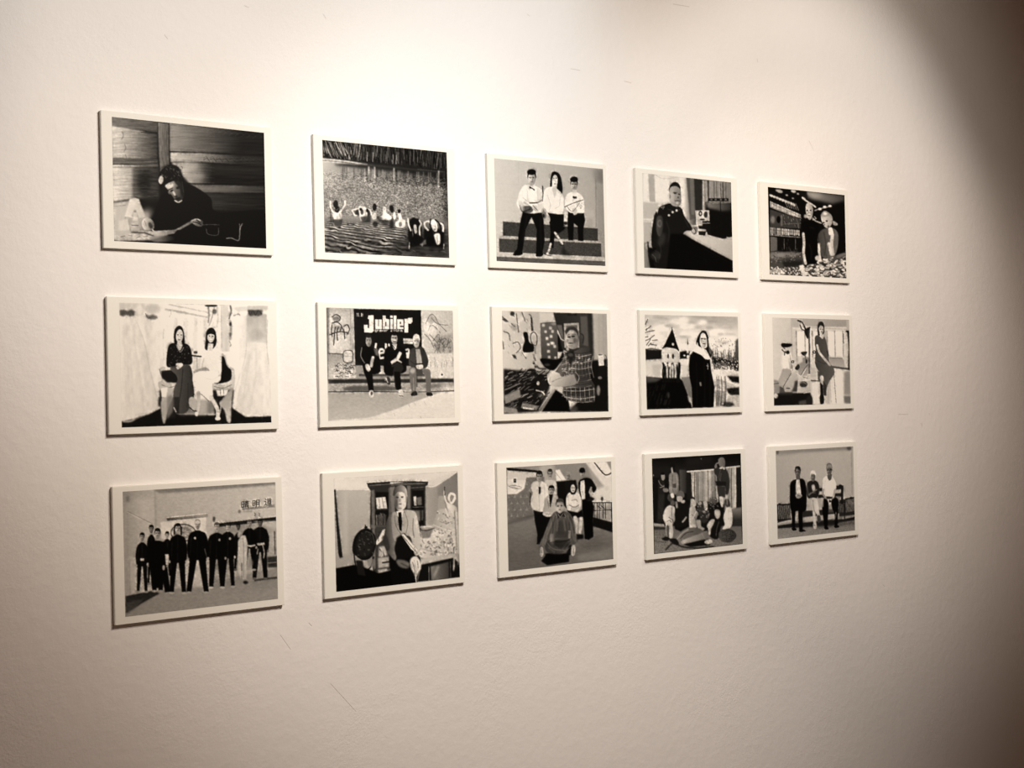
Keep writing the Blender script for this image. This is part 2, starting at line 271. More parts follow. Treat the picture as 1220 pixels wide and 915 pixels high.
def pic3():
    c=Cv(3,200)
    c.p((225,140,0,215,430,0),[125,95,450,130,440,560,130,560],b=4); c.p(175,[170,105,215,108,220,310,178,305],b=3); c.p(238,[140,100,168,104,175,300,132,300],b=3)
    c.p(236,[218,110,320,118,318,310,225,305],b=4); c.p(190,[132,310,245,318,215,430,132,430],b=4); c.p(182,[132,440,200,450,195,600,135,600],b=6); c.l(215,6,[132,450,200,455],b=2)
    c.c(150,3,[215,108,280,140,380,130],b=2,a=.5); c.p(235,[395,130,435,130,438,420,405,340],b=5)
    c.p((205,430,0,60,520,0),[432,130,520,140,525,480,440,480],b=8)
    # dark curtain / panels
    c.p(85,[445,132,770,165,775,330,470,440,460,300],b=4); c.p(45,[500,140,560,148,560,370,510,370],b=4); c.p(175,[562,150,576,152,576,400,562,400],b=2); c.p(120,[470,138,500,140,505,400,480,400],b=3,a=.7)
    c.p(150,[578,150,600,152,606,300,580,310],b=3); c.p(60,[596,150,612,154,612,300,600,300],b=2)
    c.p((150,610,0,120,770,0),[610,152,768,166,772,320,610,310],b=2)
    for x in(645,664,688,712,730): c.l(75 if x!=688 else 190,5,[x,160,x+2,300],b=2,a=.8)
    for x in(690,706): c.c(25,4,[x,165,x+5,300,x,400],b=1.5,a=.7)
    c.r(25,602,280,750,304,b=2); 
    for x in(620,650,688,722): c.r(120,x,284,x+14,298,b=2,a=.7)
    # monitor dark
    c.p(20,[590,318,775,310,778,560,700,580,600,550,580,420],b=3); c.p((150,600,320,60,760,320),[588,318,765,312,770,370,700,372,600,350],b=8,a=.8); c.l(185,4,[590,322,765,312],b=2,a=.6); c.c(22,5,[690,310,694,420,700,575],b=2)
    c.p(200,[508,370,610,368,612,445,515,440],b=2); c.e(45,546,392,13,20,b=2); c.e(35,585,400,14,24,b=2,a=.9); c.e(200,546,392,5,10,b=2); c.r(25,560,445,600,505,b=2); c.r(200,515,430,530,480,b=2); c.l(160,5,[540,465,615,460],b=2); c.p(25,[530,480,620,478,620,545,540,520],b=3); c.e(30,560,435,18,7,b=2); c.c(120,3,[530,440,560,455,600,440],a=.7)
    # desk
    c.p((215,450,520,175,770,680),[430,515,500,520,780,595,782,730,430,545],b=2); c.p((190,450,520,150,770,720),[430,530,450,536,778,720,778,732,440,552],b=2,a=.6)
    c.p(14,[430,548,780,735,783,820,330,800,380,560],b=3); c.l(40,3,[560,640,775,760],b=2,a=.5)
    c.p(170,[735,560,775,570,775,590,735,582],b=2,a=.8)
    c.s_((225,480,0,200,590,0),[482,495,520,500,580,515,590,540,520,545,490,540],b=2); c.s_(35,[480,495,520,490,525,530,500,545,478,520],b=2,a=.5); c.e(200,498,518,12,16); c.c(45,5,[500,500,512,520,505,540],b=1.5); c.p(30,[530,520,588,520,580,552,535,548],b=2); c.c(190,5,[530,512,560,508,585,512],b=1.5); c.l(215,8,[490,480,525,480],b=2)
    # chair + man
    c.p((140,140,0,100,190,0),[132,600,190,610,180,790,135,790],b=5); c.e(200,170,630,22,30,b=5,a=.8)
    c.s_(28,[215,400,235,395,245,640,225,650,195,640,190,560,205,440],b=2); c.p(18,[165,640,260,640,300,795,180,792],b=4); c.l(25,9,[165,600,170,700,185,780],b=3)
    c.s_(28,[240,370,260,340,320,318,360,330,410,355,430,410,480,485,480,515,440,520,430,560,560,680,560,800,240,795,215,700,230,600,222,470],b=2)
    c.p(14,[330,540,430,540,560,640,600,800,300,800],b=6)
    c.s_((85,230,0,40,300,0),[232,420,270,415,275,500,250,560,228,520],b=4,a=.9); c.e(120,250,465,16,28,b=4,a=.8); c.e(70,252,465,10,20,b=3,a=.8); c.e(75,265,580,25,50,15,b=10,a=.5); c.e(60,220,700,36,30,b=8,a=.7); c.c(110,4,[195,690,215,710,225,745],b=2,a=.7)
    c.c(150,6,[262,350,285,342,275,358],b=1.5,a=.8); c.c(150,4,[262,352,270,345],a=.8)
    for x,y in((318,405),(345,382),(374,370)): c.e(215,x,y,8,8)
    c.l(90,3,[310,360,370,380,400,360],b=2,a=.6); c.c(65,5,[300,450,320,520,310,600],b=4,a=.6); c.c(60,4,[430,420,440,450,460,490],b=3,a=.7); c.c(65,4,[240,600,260,660,235,750],b=3,a=.7); c.c(80,4,[215,660,245,680,250,720],b=3,a=.5)
    # head
    c.s_(45,[322,200,345,170,375,168,400,195,402,230,380,210,345,210,325,240],b=2)
    c.s_((175,330,260,125,405,260),[325,215,350,195,385,200,405,235,408,300,395,335,370,342,335,325,322,280],b=2); c.s_(28,[325,195,350,166,385,170,402,205,370,190,345,195],b=2); c.s_(205,[335,240,355,230,355,300,335,300],b=5,a=.5)
    c.e(40,364,246,11,4,8); c.e(40,393,252,8,4,8); c.l(55,4,[350,238,378,240]); c.e(70,385,275,7,8,a=.7); c.c(60,5,[362,300,380,298,398,302],b=1.5); c.e(215,378,316,10,8,b=2,a=.6); c.e(90,328,270,5,14,b=2,a=.5)
    return c,236
def pic4():
    c=Cv(4,18); g=c.rng()
    c.p((150,440,0,70,720,0),[400,148,726,180,728,240,640,250,480,210],b=12); c.e(175,490,180,60,22,b=16,a=.6); c.p(18,[640,250,728,225,740,650,660,650,650,300],b=12)
    c.p(25,[365,150,430,145,440,200,400,200],b=5)
    def shelf(p,q,h,v):
        x0,y0=p;x1,y1=q;n=int((x1-x0)/11)
        for k in range(n):
            t=k/n; x=x0+(x1-x0)*t; y=y0+(y1-y0)*t
            c.r(v*(.75+.4*g.random()),x,y,x+8,y+h*(1-.3*t)-g.random()*8,b=1.5,a=.9)
            c.e(60,x+4,y+h*.3,3,4,a=.6)
    c.l(205,12,[150,180,230,210,330,250],b=3,a=.9)
    for k in range(9): c.e(220,160+k*22,185+k*9,11,9,30,b=2.5,a=.8)
    for x,y,r in((225,150,22),(278,180,10),(330,150,20),(365,170,10),(326,205,9),(205,145,14),(410,205,12)): c.e(190,x,y,r,r*.55,15,b=3,a=.9)
    for k in range(6): c.l(215,5,[262+k*17,225+k*4,285+k*17,275+k*5],b=2.5,a=.55)
    c.p(165,[150,230,385,330,388,360,300,335,150,275],b=2,a=.7); shelf((150,228),(388,335),44,200)
    c.p(60,[148,290,385,365,385,440,148,430],b=3); c.e(15,215,370,15,28,b=2); c.r(130,232,335,245,420,b=3,a=.6)
    for k in range(40): x=250+g.random()*135;y=330+g.random()*110; c.l(g.choice([20,140,180,70]),3,[x,y,x+g.random()*10,y+14],b=1,a=.7)
    c.e(150,170,370,16,28,b=6,a=.7); c.l(130,4,[250,405,385,400],b=1,a=.6)
    shelf((150,430),(380,455),62,210); c.l(190,6,[150,490,380,508],b=2,a=.7)
    c.p(95,[150,500,205,510,205,610,150,620],b=3); c.p(20,[205,510,385,515,395,640,210,620],b=3)
    for k in range(16): x=240+g.random()*150;y=520+g.random()*110; c.l(110,3,[x,y,x+1,y+20],b=1.5,a=.5)
    for x in(258,345): c.l(135,3,[x,520,x,600],b=1.5,a=.8)
    # baskets
    c.p(70,[145,620,400,630,420,720,380,800,148,800],b=5); c.e(110,200,650,60,30,b=8); c.e(55,330,700,90,28,b=8); c.e(150,290,640,90,20,-4,b=6,a=.5)
    for k in range(60): x=150+g.random()*250;y=625+g.random()*80; c.e(g.choice([40,120,160]),x,y,6,4,b=1.5,a=.6)
    for k in range(150): x=150+g.random()*250;y=735+g.random()*60+(x-150)*.03; c.e(g.choice([235,210,150,70]) ,x,y,6,5,g.random()*90,b=1,a=.85)
    c.p(235,[150,760,250,755,255,800,150,790],b=6,a=.5)
    c.p(30,[245,700,400,690,400,725,260,745],b=6,a=.8)
    c.p((225,380,730,205,460,800),[372,728,405,722,470,812,400,812],b=2)
    c.p(75,[410,740,560,690,640,655,735,625,742,828,470,815],b=3)
    for k in range(260):
        x=420+g.random()*320;y=665+g.random()*155
        if y<800-(x-400)*.42+ -60 : continue
        c.e(g.choice([40,70,150,190,225,240]),x,y,13,7,-40+g.random()*80,b=1.5,a=.85)
    c.e(120,700,650,40,14,-20,b=5,a=.7)
    # left woman
    c.p(15,[400,395,440,375,520,385,540,470,520,560,510,715,420,722,408,600,395,480],b=3); c.l(50,5,[455,430,490,440],b=5,a=.6); c.c(45,5,[450,560,470,620,465,680],b=5,a=.7)
    c.c((185,395,480,205,420,700),20,[406,480,412,560,408,630,424,712],b=2)
    c.e(18,440,320,38,70,b=4); c.s_((225,425,300,130,485,300),[425,270,445,235,475,262,482,310,470,360,450,370,432,340],b=2); c.e(30,437,300,6,5);c.e(30,462,298,7,5);c.e(240,452,330,12,5);c.e(50,450,340,12,3,a=.7); c.e(110,448,312,4,8,a=.5)
    c.c(205,12,[400,200,430,225,470,250,500,272],b=2); c.e(185,425,345,14,14,b=4); c.c(170,9,[480,360,500,380,545,398],b=2); c.c(190,6,[492,348,505,362,480,372],b=2); c.c(165,7,[495,300,540,285,625,265],b=2)
    for x,y in((572,272),(612,265),(535,288)): c.e(235,x,y,13,9,b=2)
    c.s_(160,[635,380,670,400,668,415,640,412],b=2); 
    # right woman
    c.s_((70,530,0,110,670,0),[545,455,580,440,640,440,672,480,672,580,640,660,555,665,520,560,522,490],b=3); c.c(50,8,[565,470,580,560,570,650],b=4,a=.8); c.s_(95,[640,455,675,480,672,560,640,570],b=4,a=.8)
    c.s_((215,540,0,165,630,0),[545,340,570,305,600,318,630,350,628,400,600,435,575,430,550,385],b=2); c.s_(150,[540,340,570,303,615,325,632,365,600,345,565,350],b=3,a=.8); c.e(35,563,395,8,7);c.e(35,588,382,9,6);c.e(60,600,425,6,10,b=2,a=.8); c.e(235,575,325,14,10,b=3); c.e(60,568,412,10,4,-30,a=.8)
    c.c((230,600,440,175,630,640),26,[618,445,630,490,625,560,635,640],b=2); c.c(215,26,[605,560,615,600,625,640],b=3); c.s_(235,[600,440,625,435,635,480,608,490],b=2)
    c.c(215,18,[528,560,528,620,540,690],b=2); c.e(190,515,670,18,20,b=3); c.c(35,5,[522,500,530,560],b=2,a=.7)
    for (x,y) in((590,520),(600,570),(560,600),(585,640)): c.l(45,4,[x,y,x+3,y+30],b=2.5,a=.6)
    return c,226
def pic5():
    c=Cv(5,228); g=c.rng()
    c.p((222,160,0,236,600,0),[150,95,1010,115,1015,480,160,480],b=4)
    # ceiling rails
    c.p(238,[410,100,660,110,660,200,430,200],b=4)
    c.p(175,[415,128,660,178,660,188,415,142],b=3); c.p(170,[440,105,660,150,660,158,430,112],b=3,a=.7); c.l(150,4,[480,104,790,116],b=2,a=.7)
    c.e(40,680,117,38,6,b=2); c.e(70,700,150,14,14,b=3,a=.8); c.c(80,7,[665,120,668,175,664,215],b=3,a=.8); c.c(70,6,[700,122,690,170,670,230],b=3,a=.7); c.c(150,8,[715,130,720,180,716,240],b=4,a=.6)
    c.p(205,[740,115,785,115,790,380,740,380],b=4); c.l(150,4,[738,120,742,360],b=2,a=.6); c.c(60,9,[790,118,795,150,785,190],b=3,a=.8); c.c(90,12,[790,205,795,260,790,310],b=4,a=.7); c.e(50,792,222,7,12,b=3); c.e(90,790,282,6,12,b=3,a=.8); c.c(120,6,[785,320,795,340,790,350],b=2,a=.7)
    c.p(185,[800,125,1000,115,1000,150,830,150],b=4,a=.6); c.c(90,4,[810,175,840,165,850,190],b=2,a=.7)
    for x in range(440,650,28): c.p(242 if (x//28)%2 else 205,[x,180,x+24,185,x+30,400,x-6,400],b=5,a=.6)
    c.c(130,4,[445,140,452,160,440,180],b=2,a=.7)
    for x in range(520,720,24): c.c(150,3,[x,205,x+6,212,x+2,230],b=2,a=.4)
    # gowns left
    def gown(pts,v): c.s_(v,pts,b=4)
    gown([300,170,395,170,400,300,420,420,400,560,380,690,340,730,300,500,310,330],(210,300,0,232,410,0))
    gown([158,140,240,135,255,210,300,330,340,500,385,680,390,700,240,770,172,780,165,560,155,300],(225,160,0,205,390,0))
    c.c(180,4,[255,210,300,330,330,480,375,650],b=3,a=.7); c.c(238,8,[245,300,280,480,310,650],b=5,a=.6)
    for x0,x1 in((180,200),(205,245),(230,300),(195,215)): c.c(198,6,[x0,230,(x0+x1)/2,480,x1,740],b=5,a=.6)
    c.p(200,[155,98,300,104,290,170,250,175,240,150,158,165],b=5,a=.9)
    c.p(88,[155,142,180,138,200,146,222,136,245,148,240,172,215,178,198,166,180,178,158,172],b=4); c.c(70,3,[165,140,175,165,190,145,200,170,215,145,235,168],b=1,a=.7); c.e(222,270,140,20,30,b=6)
    c.e(190,345,135,45,30,b=8); c.p(105,[302,162,322,172,345,166,374,176,366,194,336,196,312,186],b=4); c.c(75,4,[305,160,320,188,345,178,372,186],b=1.5,a=.8)
    c.c(170,3,[410,250,405,340,412,420],b=2,a=.7); c.p(215,[385,420,415,420,410,500,385,520],b=4)
    # gowns right
    gown([830,190,885,180,895,300,870,480,820,700,790,560,800,400,820,320],(240,800,0,215,890,0))
    c.c(185,4,[885,250,880,400,840,540,820,600],b=3,a=.7)
    gown([885,170,990,160,1000,300,1015,440,1030,600,1030,760,960,765,870,758,830,710,840,560,880,440,890,300],(212,840,0,222,1020,0))
    c.p((175,900,180,205,900,330),[885,170,1000,165,1000,330,885,325],b=4); c.e(165,940,285,40,35,b=8,a=.7); c.p(80,[890,140,912,134,935,140,960,132,976,142,972,170,950,178,930,172,905,178,892,168],b=4); c.c(50,4,[895,145,905,170,920,145,935,172,950,145,972,165],b=1.5,a=.8); c.p(190,[890,118,1005,118,1005,140,890,140],b=4)
    c.c(160,3,[1005,200,1000,330,1012,450],b=2,a=.7); c.c(195,8,[940,340,935,540,900,740],b=5,a=.6); c.c(235,10,[975,340,990,560,985,740],b=6,a=.6); c.c(195,7,[905,400,880,560,860,700],b=4,a=.6); c.c(240,8,[860,420,845,560,815,680],b=4,a=.7)
    c.n(7,16,40)
    # floor
    c.p(22,[170,780,240,765,300,745,390,705,500,740,700,745,800,700,880,755,1030,752,1032,790,400,808,170,818],b=3)
    c.c(150,8,[240,772,262,760,300,745],b=3,a=.6); c.c(205,10,[180,780,230,775,260,740,320,735,385,700],b=4,a=.9)
    c.p(60,[380,640,400,640,402,700,378,690],b=4)
    # sofa
    c.s_((175,390,0,210,470,0),[385,480,420,470,430,540,480,560,480,600,400,610,378,560,400,540],b=2); c.p(28,[395,490,480,480,500,560,430,556,400,530],b=3)
    c.s_(190,[740,400,765,410,780,460,815,485,818,570,800,600,700,600,690,560,760,560],b=2); c.s_(22,[742,410,758,415,772,460,798,490,795,540,760,558,700,560,720,500,735,450],b=2)
    c.c(90,3,[400,570,440,585,480,575],b=1.5);c.c(90,3,[700,580,750,590,800,570],b=1.5); c.c(60,4,[385,480,392,500,400,520],b=2,a=.7)
    c.p(35,[385,600,480,600,480,760,400,760,390,680],b=5); c.p(30,[690,600,815,600,800,740,700,740],b=5)
    c.s_((185,395,590,150,470,780),[398,580,440,585,475,610,440,700,420,785,405,780,395,690,400,640],b=3); c.p(235,[395,590,435,585,425,640,400,640],b=3); c.p(120,[430,640,470,620,465,720,430,770],b=5,a=.8)
    c.p(190,[480,570,470,610,478,640,460,640,450,610],b=3); 
    c.p(235,[712,600,780,598,775,632,720,636],b=3); c.l(90,3,[735,600,738,632]);c.l(90,3,[755,600,756,632])
    c.s_((150,740,600,190,790,780),[790,600,808,590,800,680,795,785,775,780,760,720,730,680,750,650],b=3)
    c.p(95,[500,660,720,660,700,740,500,745],b=8,a=.8); c.p(185,[620,660,660,660,660,740,600,745],b=8,a=.8)
    c.p(205,[570,400,625,408,620,480,575,510],b=3); c.l(25,8,[568,402,625,408],b=2); c.e(70,592,384,12,8); c.l(140,3,[600,415,602,480],b=2)
    # left woman
    c.s_(20,[470,260,490,232,515,240,528,290,526,350,480,350,468,310],b=2); c.e(205,500,290,20,38,4); c.e(60,490,283,5,3);c.e(60,510,284,5,3);c.e(110,500,312,8,3); c.p(190,[488,320,512,322,522,375,505,385,485,350],b=2)
    c.s_(24,[438,345,480,332,500,372,520,335,555,345,572,400,570,450,520,458,440,470,425,440],b=2); c.c(170,4,[485,350,505,382,524,355],b=1.2,a=.8); c.p(195,[480,340,520,340,505,375],b=2,a=.8)
    for k in range(60): c.e(g.choice([70,110,50]),440+g.random()*125,350+g.random()*100,3,3,b=1,a=.55)
    c.s_((85,460,0,50,580,0),[445,475,500,460,550,455,570,480,580,560,585,640,560,700,530,735,470,720,468,600,490,530],b=2); c.c(35,4,[520,480,510,600,490,720],b=2,a=.8); c.c(35,4,[550,560,550,640,545,700],b=2,a=.6); c.p(30,[470,640,500,640,500,740,470,735],b=3,a=.7)
    c.s_(225,[480,450,510,445,520,458,490,482],b=2); c.c(60,5,[440,450,460,470,485,462],b=2); c.l(215,6,[470,702,482,725],b=2)
    # right woman
    c.s_(225,[632,400,660,365,700,360,735,390,742,440,735,540,700,560,640,520,622,460],b=2); c.s_(22,[655,262,680,242,705,262,712,330,690,365,648,368,650,310],b=2); c.e(212,680,296,20,32,4); c.s_(24,[655,285,668,252,702,262,705,285,680,278],b=1.5); c.e(60,671,290,5,3);c.e(60,690,292,5,3);c.e(245,680,310,8,3); c.p(205,[665,330,695,335,690,375,660,375],b=2)
    c.c(170,4,[640,420,630,470,640,490],b=2,a=.7); c.s_(155,[585,490,650,470,680,500,680,515,640,495,590,505],b=2); c.e(150,672,505,14,12)
    c.s_(236,[582,510,640,490,720,500,735,545,690,560,692,620,670,660,600,600,580,560],b=2); c.c(200,4,[640,530,690,540,730,520],b=2,a=.6); c.c(60,3,[620,620,655,650,670,665],b=1.5,a=.7)
    c.c((170,600,620,215,600,740),20,[610,615,612,680,600,740],b=2); c.c(215,22,[680,640,705,680,722,720,722,760],b=2); c.s_(175,[555,655,580,640,605,680,590,720,565,710],b=2); c.e(235,722,765,16,10,b=2); c.c(30,5,[560,700,580,718,600,722],b=1.5); c.l(190,6,[740,690,735,730],b=2)
    return c,222
def letters(c,v,w,defs,ox,oy,sx,sy,b=.8,slope=0):
    for pts in defs:
        q=[]
        for i in range(0,len(pts),2): q+= [ox+pts[i]*sx, oy+pts[i+1]*sy+pts[i]*sx*slope]
        c.l(v,w,q,b=b)
def pic6():
    c=Cv(6,190); g=c.rng()
    c.p((205,130,0,175,300,0),[128,92,302,96,302,560,140,560],b=3); c.p(40,[128,92,145,92,145,560,135,560],b=6,a=.8); c.p((120,128,92,190,128,140),[128,92,302,96,302,135,130,130],b=6,a=.4)
    c.p((200,735,0,182,945,0),[735,102,945,106,948,560,740,560],b=3)
    c.p((150,140,400,215,140,560),[138,385,302,385,312,545,140,550],b=4); c.l(45,5,[145,384,235,388],b=2); c.p(218,[150,150,250,150,280,370,150,375],b=10,a=.5)
    # graffiti left
    for q in ([165,150,190,135,215,150,210,175,180,180],[165,190,200,185,225,210,215,240],[165,200,160,240,165,275],[185,215,180,260,175,330],[205,215,195,250,200,300],[225,215,240,240,245,290],[240,210,262,200,275,230,262,260],[170,255,215,245,260,250],[150,265,175,255]): c.c(35,7,q,b=1.5,a=.85)
    c.e(60,190,160,24,14,b=4,a=.6); c.e(70,205,220,28,14,b=6,a=.5); c.l(120,4,[282,100,284,330],b=2,a=.6)
    c.s_(205,[240,372,285,368,292,430,245,435],b=2); c.c(40,5,[235,380,250,366,290,368,295,400,290,440,240,436,236,380],b=1.5,a=.85); c.l(90,4,[236,400,290,402],a=.6); c.e(190,250,380,12,8)
    # lower left scribble
    for k in range(80):
        x=155+g.random()*165;y=455+g.random()*90; c.c(g.choice([40,60,210,235]),4,[x,y,x+8+g.random()*12,y-10+g.random()*20,x+20,y+10*g.random()],b=1,a=.75)
    c.p(60,[310,460,360,455,362,490,320,495],b=3,a=.9); c.c(205,4,[318,480,335,462,355,482],a=.8)
    # sign
    c.p((28,310,0,24,730,0),[302,97,735,104,740,340,740,465,312,462],b=1.5)
    W=236
    c.p(W,[397,140,430,138,430,240,418,250,370,248,368,200,392,200,392,220,402,222,402,165,392,160],b=1.2)   # J
    for q in ([440,165,460,165,460,210,464,210,464,165,484,165,484,226,440,226],[488,140,508,140,508,160,530,165,530,226,488,226],[536,162,554,162,554,226,536,226],[536,140,554,140,554,154,536,154],[559,140,577,140,577,226,559,226],[582,163,622,163,622,205,600,205,600,214,622,214,622,226,582,226],[628,160,672,160,672,190,652,190,652,248,628,248]): c.p(W,q,b=1)
    c.r(28,505,180,512,208,b=.8); c.r(28,598,178,606,194,b=.8); c.r(28,455,160,468,163,b=1,a=.5); c.p(W,[650,155,680,152,680,180,668,190,652,184],b=1)
    L=[0,0,0,1]
    # small line below: graver zlotnik
    def word(s,x,y,w,h,v,t):
        G={'g':[[1,0,0,0,0,.8,1,.8],[1,0,1,1.3,0,1.3]],'r':[[0,1,0,0,.9,0]],'a':[[0,0,1,0,1,1,0,1,0,.5,1,.5]],'v':[[0,0,.5,1,1,0]],'e':[[1,1,0,1,0,0,1,0,1,.5,0,.5]],'z':[[0,0,1,0,0,1,1,1]],'l':[[.4,-.5,.4,1]],'o':[[0,0,1,0,1,1,0,1,0,0]],'t':[[.5,-.4,.5,1,1,1],[0,0,1,0]],'n':[[0,1,0,0,1,0,1,1]],'i':[[.4,0,.4,1]],'k':[[0,-.5,0,1],[1,0,0,.5,1,1]],'f':[[1,-.5,.5,-.4,.5,1],[0,0,1,0]],'Y':[[0,-.3,.5,.3,1,-.3],[.5,.3,.5,1]],'L':[[0,-.3,0,1,1,1]],'J':[[1,-.3,1,1,0,1]],'H':[[0,-.3,0,1],[1,-.3,1,1],[0,.3,1,.3]],' ':[]}
        for ch in s:
            letters(c,v,t,G[ch],x,y,w,h,b=.7); x+=w*1.6 if ch not in 'li' else w
    word('graver',440,232,9,10,215,3); word('zlotnik',540,232,8,10,215,3)
    word('YLJH',322,130,7,16,205,3)
    c.p(205,[620,286,682,288,684,322,622,320],b=1.5); c.l(90,3,[620,303,682,305],b=1)
    # big letters lower: el ... on
    c.c(232,13,[465,385,495,375,492,360,472,358,464,385,470,412,495,410],b=1.5); c.l(232,14,[508,325,510,360],b=1.5); c.l(232,12,[445,322,440,350],b=1.5); c.c(232,12,[640,360,655,360,655,410],b=1.5); c.e(228,645,395,14,20,b=2); c.l(232,10,[528,325,530,345],b=2); c.p(228,[625,470,655,475,655,510,640,515],b=3)
    c.p(150,[312,462,740,465,740,545,320,545],b=3); c.p(215,[465,480,500,490,500,520,460,520],b=3); 
    # right graffiti
    c.e(225,790,210,40,60,-30,b=8,a=.6)
    c.p(135,[835,275,942,255,945,372,830,378],b=6,a=.7)
    for q in ([765,190,800,130,830,150,850,190,900,240],[780,240,800,200,830,215,860,250],[815,300,850,260,860,330,890,300],[820,330,850,350,860,300,900,290,910,350],[850,270,880,330,935,300],[790,260,850,330,840,370],[870,340,930,345],[800,150,840,190,910,200],[760,260,790,290,820,350]): c.c(70,5,q,b=1.5,a=.6)
    for k in range(60): x=825+g.random()*115;y=265+g.random()*105; c.l(g.choice([70,95,205]),4,[x,y,x+10-g.random()*20,y+16],b=1.5,a=.6)
    c.e(90,805,165,22,30,b=10,a=.4); c.e(228,770,230,20,30,b=6,a=.6); c.c(232,6,[800,200,830,190,850,240],b=2,a=.7)
    c.l(150,3,[742,378,945,380],b=2,a=.5); c.p(212,[742,385,945,385,948,550,742,550],b=4,a=.8)
    for k in range(22): x=750+g.random()*190;y=400+g.random()*60; c.l(120,3,[x,y,x+8-g.random()*16,y+30],b=1.2,a=.6)
    c.e(60,870,520,7,6)
    c.n(12,7,7,[128,92,302,96,312,550,140,550]); c.n(10,7,7,[740,105,945,105,948,560,745,550])
    # kerb
    c.p((45,0,550,50,0,575),[140,548,945,545,948,572,142,578],b=4); c.p(165,[142,578,948,570,950,630,142,632],b=3); c.n(20,10,6,[142,578,948,570,950,630,142,632])
    c.p(70,[230,602,300,590,500,590,640,605,560,622,300,628,240,622],b=5,a=.8); c.p(90,[740,585,860,580,860,600,760,610],b=5,a=.6); c.c(25,5,[142,630,400,628,700,632,948,624],b=1.5); c.p(222,[880,600,948,600,948,618,870,615],b=5,a=.8); c.c(215,5,[335,640,380,645,420,648],b=2); c.p(210,[500,540,560,545,560,560,500,560],b=3,a=.6)
    # ground
    c.p((165,0,640,185,0,810),[142,636,948,630,955,800,145,818],b=2)
    c.p(218,[850,636,950,630,958,800,145,818,145,812,400,795,560,745,700,690],b=3); c.n(5,14,8,[142,640,948,640,955,800,145,818])
    for x,y in((655,715),(560,770),(730,790),(690,700),(755,695)): c.l(140,3,[x,y,x+6,y+14],a=.6)
    # bench
    c.p(75,[335,515,760,515,760,530,335,530],b=2); c.p(120,[340,530,760,530,760,536,340,536],a=.7)
    c.r(60,700,520,712,600,b=2,a=.6)
    K=20
    # left man
    c.s_(K,[350,350,375,335,430,345,455,370,470,430,470,500,440,515,375,510,355,450,342,400],b=2); c.c(150,5,[355,345,348,400,372,445],b=1.5,a=.8); c.c(130,4,[450,350,455,400],a=.6); c.p(120,[430,350,455,360,455,400,440,390],b=3,a=.7)
    c.face(398,300,21,38,175,35,60); c.p(K,[365,500,420,490,430,620,398,622,385,550],b=2); c.p(K,[430,420,470,430,475,500,430,520],b=2)
    c.s_(215,[378,455,400,455,410,485,395,500,380,480],b=2); c.c(200,18,[425,410,418,440,415,465],b=2); c.s_(205,[402,625,425,622,428,660,404,664],b=1.5); c.e(50,416,640,7,12,b=1.5,a=.8)
    # middle man
    c.s_(K,[505,355,545,335,570,345,600,335,635,370,640,440,635,500,560,520,500,510,495,440],b=2); c.face(563,285,23,38,190,22,40,glasses=1); c.p(215,[548,322,580,322,575,350,565,362,555,345],b=1.5); c.l(30,4,[550,328,566,352]); c.e(235,565,298,10,4)
    c.p((205,590,370,190,550,450),[595,370,612,380,590,425,545,455,540,435,575,410],b=2); c.c(205,10,[545,440,575,425,605,440],b=2)
    c.s_(40,[550,450,600,440,620,480,600,520,605,610,570,610,560,530,545,490],b=2); c.p(K,[560,500,600,500,605,615,575,615],b=2); c.p(K,[500,470,560,470,550,530,505,520],b=2)
    c.s_(60,[515,535,535,545,535,582,515,575],b=2); c.l(225,5,[510,545,520,570],b=1.5); c.s_(200,[590,620,615,620,618,662,592,662],b=1.5); c.c(60,4,[592,655,618,658])
    # right man
    c.s_((70,660,0,45,780,0),[680,350,740,340,775,400,780,450,760,480,700,485,660,460,655,420,665,370],b=2); c.p(165,[700,355,728,355,742,445,708,450],b=2)
    c.face(705,305,22,40,200,215,80,hair=1); c.c(40,5,[665,430,690,450,712,455],b=2,a=.7); c.s_(215,[705,460,745,455,742,485,710,482],b=2); c.l(35,7,[700,452,745,450],b=2)
    c.s_(110,[660,480,700,480,705,540,700,630,675,630,660,540],b=2); c.s_(105,[730,485,785,485,797,520,795,630,770,635,760,530],b=2); c.p(70,[700,485,740,485,750,520,705,525],b=2); c.e(205,680,495,16,18,b=4,a=.6); c.l(170,4,[685,540,686,620],a=.6)
    c.s_(40,[670,640,700,625,710,650,675,657],b=1.5); c.s_(40,[770,635,800,635,808,655,772,655],b=1.5)
    return c,228
